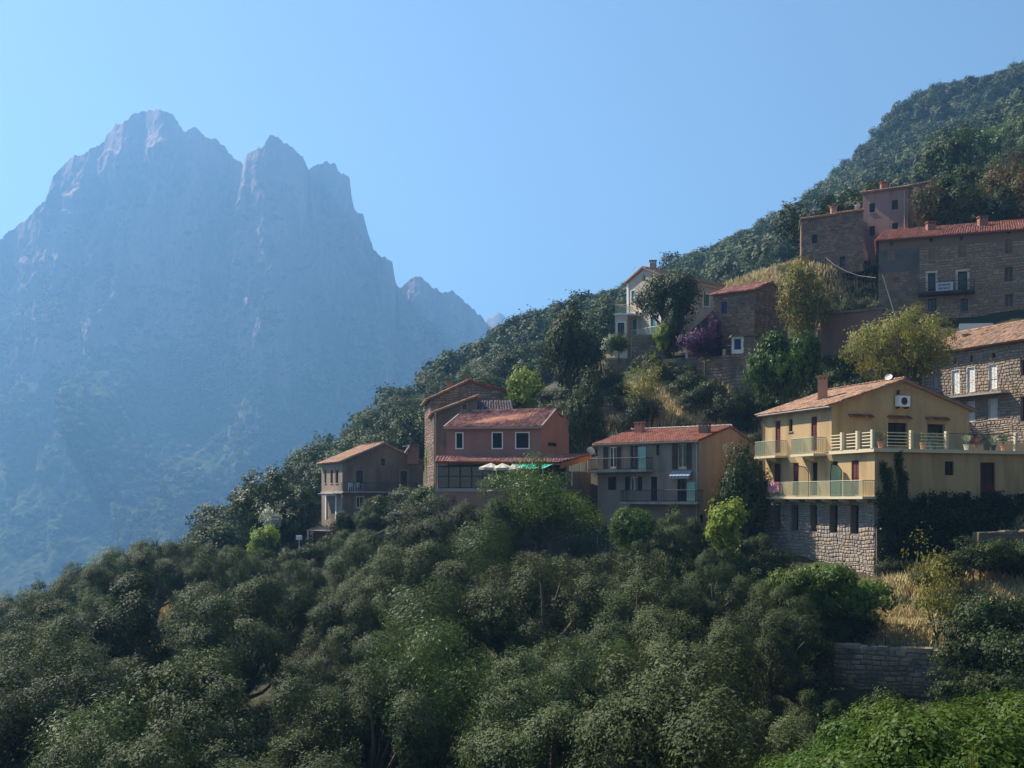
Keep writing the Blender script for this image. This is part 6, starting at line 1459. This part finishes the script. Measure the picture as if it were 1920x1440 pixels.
FAR = [crown_mesh('far_crown', L_forest, 90+i, rx=3.4, ry=3.4, rz=2.9, nl=13, leaves=2800, ll=.6, lw=.4, sig=.26, per=6, lobe=.46, zc=3.2)[0] for i in range(4)]
rest = keep[300:]; r = np.random.default_rng(3)
if rest: gn_scatter('ridge_wood', [(X_[i], Y_[i], Z_[i]-.8) for i in rest], np.minimum(r.uniform(.85, 1.55, len(rest)), smax[rest]), FAR, 'dense evergreen wood covering the upper ridge')
# woods on the mountain foot
M_mveg = leafmat('mountain_leaves', (.05, .065, .028), (.12, .13, .055), transl=.15, rough=.7, objvar=.4)
MFAR = [crown_mesh('mountain_crown', M_mveg, 190+i, rx=4.5, ry=4.5, rz=3.8, nl=9, leaves=420, ll=2.2, lw=1.6, sig=.6, per=4, lobe=.5, zc=2.5)[0] for i in range(3)]
nr, nc = MF.shape[:2]; r = np.random.default_rng(12); n = 110000; I = r.uniform(1, nr-2, n); J = r.uniform(1, nc-2, n); i0, j0 = I.astype(int), J.astype(int); fi, fj = (I-i0)[:, None], (J-j0)[:, None]
Pm = (MF[i0, j0]*(1-fi)+MF[i0+1, j0]*fi)*(1-fj)+(MF[i0, j0+1]*(1-fi)+MF[i0+1, j0+1]*fi)*fj
sl = np.abs(np.cross(MF[i0+1, j0]-MF[i0, j0], MF[i0, j0+1]-MF[i0, j0])); slz = sl[:, 2]/np.linalg.norm(sl, axis=1)
den = np.clip((slz-.3)*3, 0, 1)*np.clip(.55+fbm(Pm[:, 0]/70, Pm[:, 1]/70, Pm[:, 2]/70, 4, 3)*.9, 0, 1)*np.clip(1.2-I/nr*1.35, 0, 1)
pxm = CX+F*Pm[:, 0]/Pm[:, 1]; kp = (r.uniform(0, 1, n) < den) & (pxm > -250) & (pxm < 1150); Pm = Pm[kp]; print('mountain trees', len(Pm))
gn_scatter('mountain_wood', Pm-np.array([0, 0, 1.0]), r.uniform(.45, 1.25, len(Pm)), MFAR, 'scattered woodland and maquis on the lower mountain slopes', seed=2)
# ------------------------------------------------------------------ dry grass (uncountable)
def grass(name, regions, m, label, hgt=.7, seed=1):
    r = np.random.default_rng(seed); Vs = []
    for (px0, px1, py0, py1, n, h) in regions:
        c = 0; tries = 0
        pts = []
        for _ in range(max(12, n//40)):
            q = ground_hit(r.uniform(px0, px1), r.uniform(py0, py1), 25)
            if q is not None: pts.append(q)
        if not pts: continue
        pts = np.array(pts); base = pts[r.integers(0, len(pts), n)]; spread = max(.4, .02*base[0, 1])
        x = base[:, 0]+r.normal(size=n)*spread*.8; y = base[:, 1]+r.normal(size=n)*spread*.5; z = ter(x, y)
        hh = h*r.uniform(.5, 1.3, n)*(1+.4*noise(x, y, 0, 3)); a = r.uniform(0, 6.28, n); l = r.uniform(.05, .45, n)*hh; w = .022+.0006*y
        dx, dy = np.cos(a), np.sin(a); sx, sy = -dy*w, dx*w
        Vs.append(np.stack([np.stack([x-sx, y-sy, z-.1], 1), np.stack([x+sx, y+sy, z-.1], 1), np.stack([x+sx*.6+dx*l*.4, y+sy*.6+dy*l*.4, z+hh*.6], 1), np.stack([x+dx*l, y+dy*l, z+hh], 1)], 1).reshape(-1, 3))
    V = np.concatenate(Vs); return obj(name, mesh_np(name, V, np.arange(len(V)).reshape(-1, 4), [m]), kind='stuff', label=label)
grass('dry_grass', [(1600, 1785, 1150, 1207, 9000, .62), (1690, 1925, 1085, 1140, 10000, .75), (1560, 1660, 1190, 1207, 2500, .5), (1400, 1640, 498, 525, 5500, .5), (1250, 1480, 520, 545, 3000, .5), (1160, 1300, 735, 790, 5000, .6), (1300, 1560, 735, 800, 6000, .6), (1850, 1925, 950, 1080, 4000, .5), (1140, 1190, 660, 680, 1500, .5), (200, 460, 1100, 1230, 3000, .5), (640, 740, 1130, 1170, 2500, .5), (1180, 1420, 985, 1030, 3000, .5)], L_dry, 'dry golden grass on the terraces and banks')
# ------------------------------------------------------------------ air
hz = MB(); hz.box((0, 1750, 0), (7700, 5400, 10)); 
hm = bpy.data.meshes.new('haze'); x0, x1, y0, y1, z0, z1 = -3850, 3850, -950, 4450, VALLEY-18, 790
hm.from_pydata([(x, y, z) for z in (z0, z1) for (x, y) in ((x0, y0), (x1, y0), (x1, y1), (x0, y1))], [], [(0, 3, 2, 1), (4, 5, 6, 7), (0, 1, 5, 4), (1, 2, 6, 5), (2, 3, 7, 6), (3, 0, 4, 7)])
m = bpy.data.materials.new('haze'); m.use_nodes = True; m.node_tree.nodes.remove(m.node_tree.nodes['Principled BSDF'])
pv = m.node_tree.nodes.new('ShaderNodeVolumePrincipled'); pv.inputs['Color'].default_value = (*HAZE_C, 1); pv.inputs['Density'].default_value = HAZE_D; pv.inputs['Anisotropy'].default_value = HAZE_G
m.node_tree.links.new(pv.outputs[0], m.node_tree.nodes['Material Output'].inputs['Volume']); hm.materials.append(m)
obj('haze', hm, kind='stuff', label='blue haze filling the valley air')
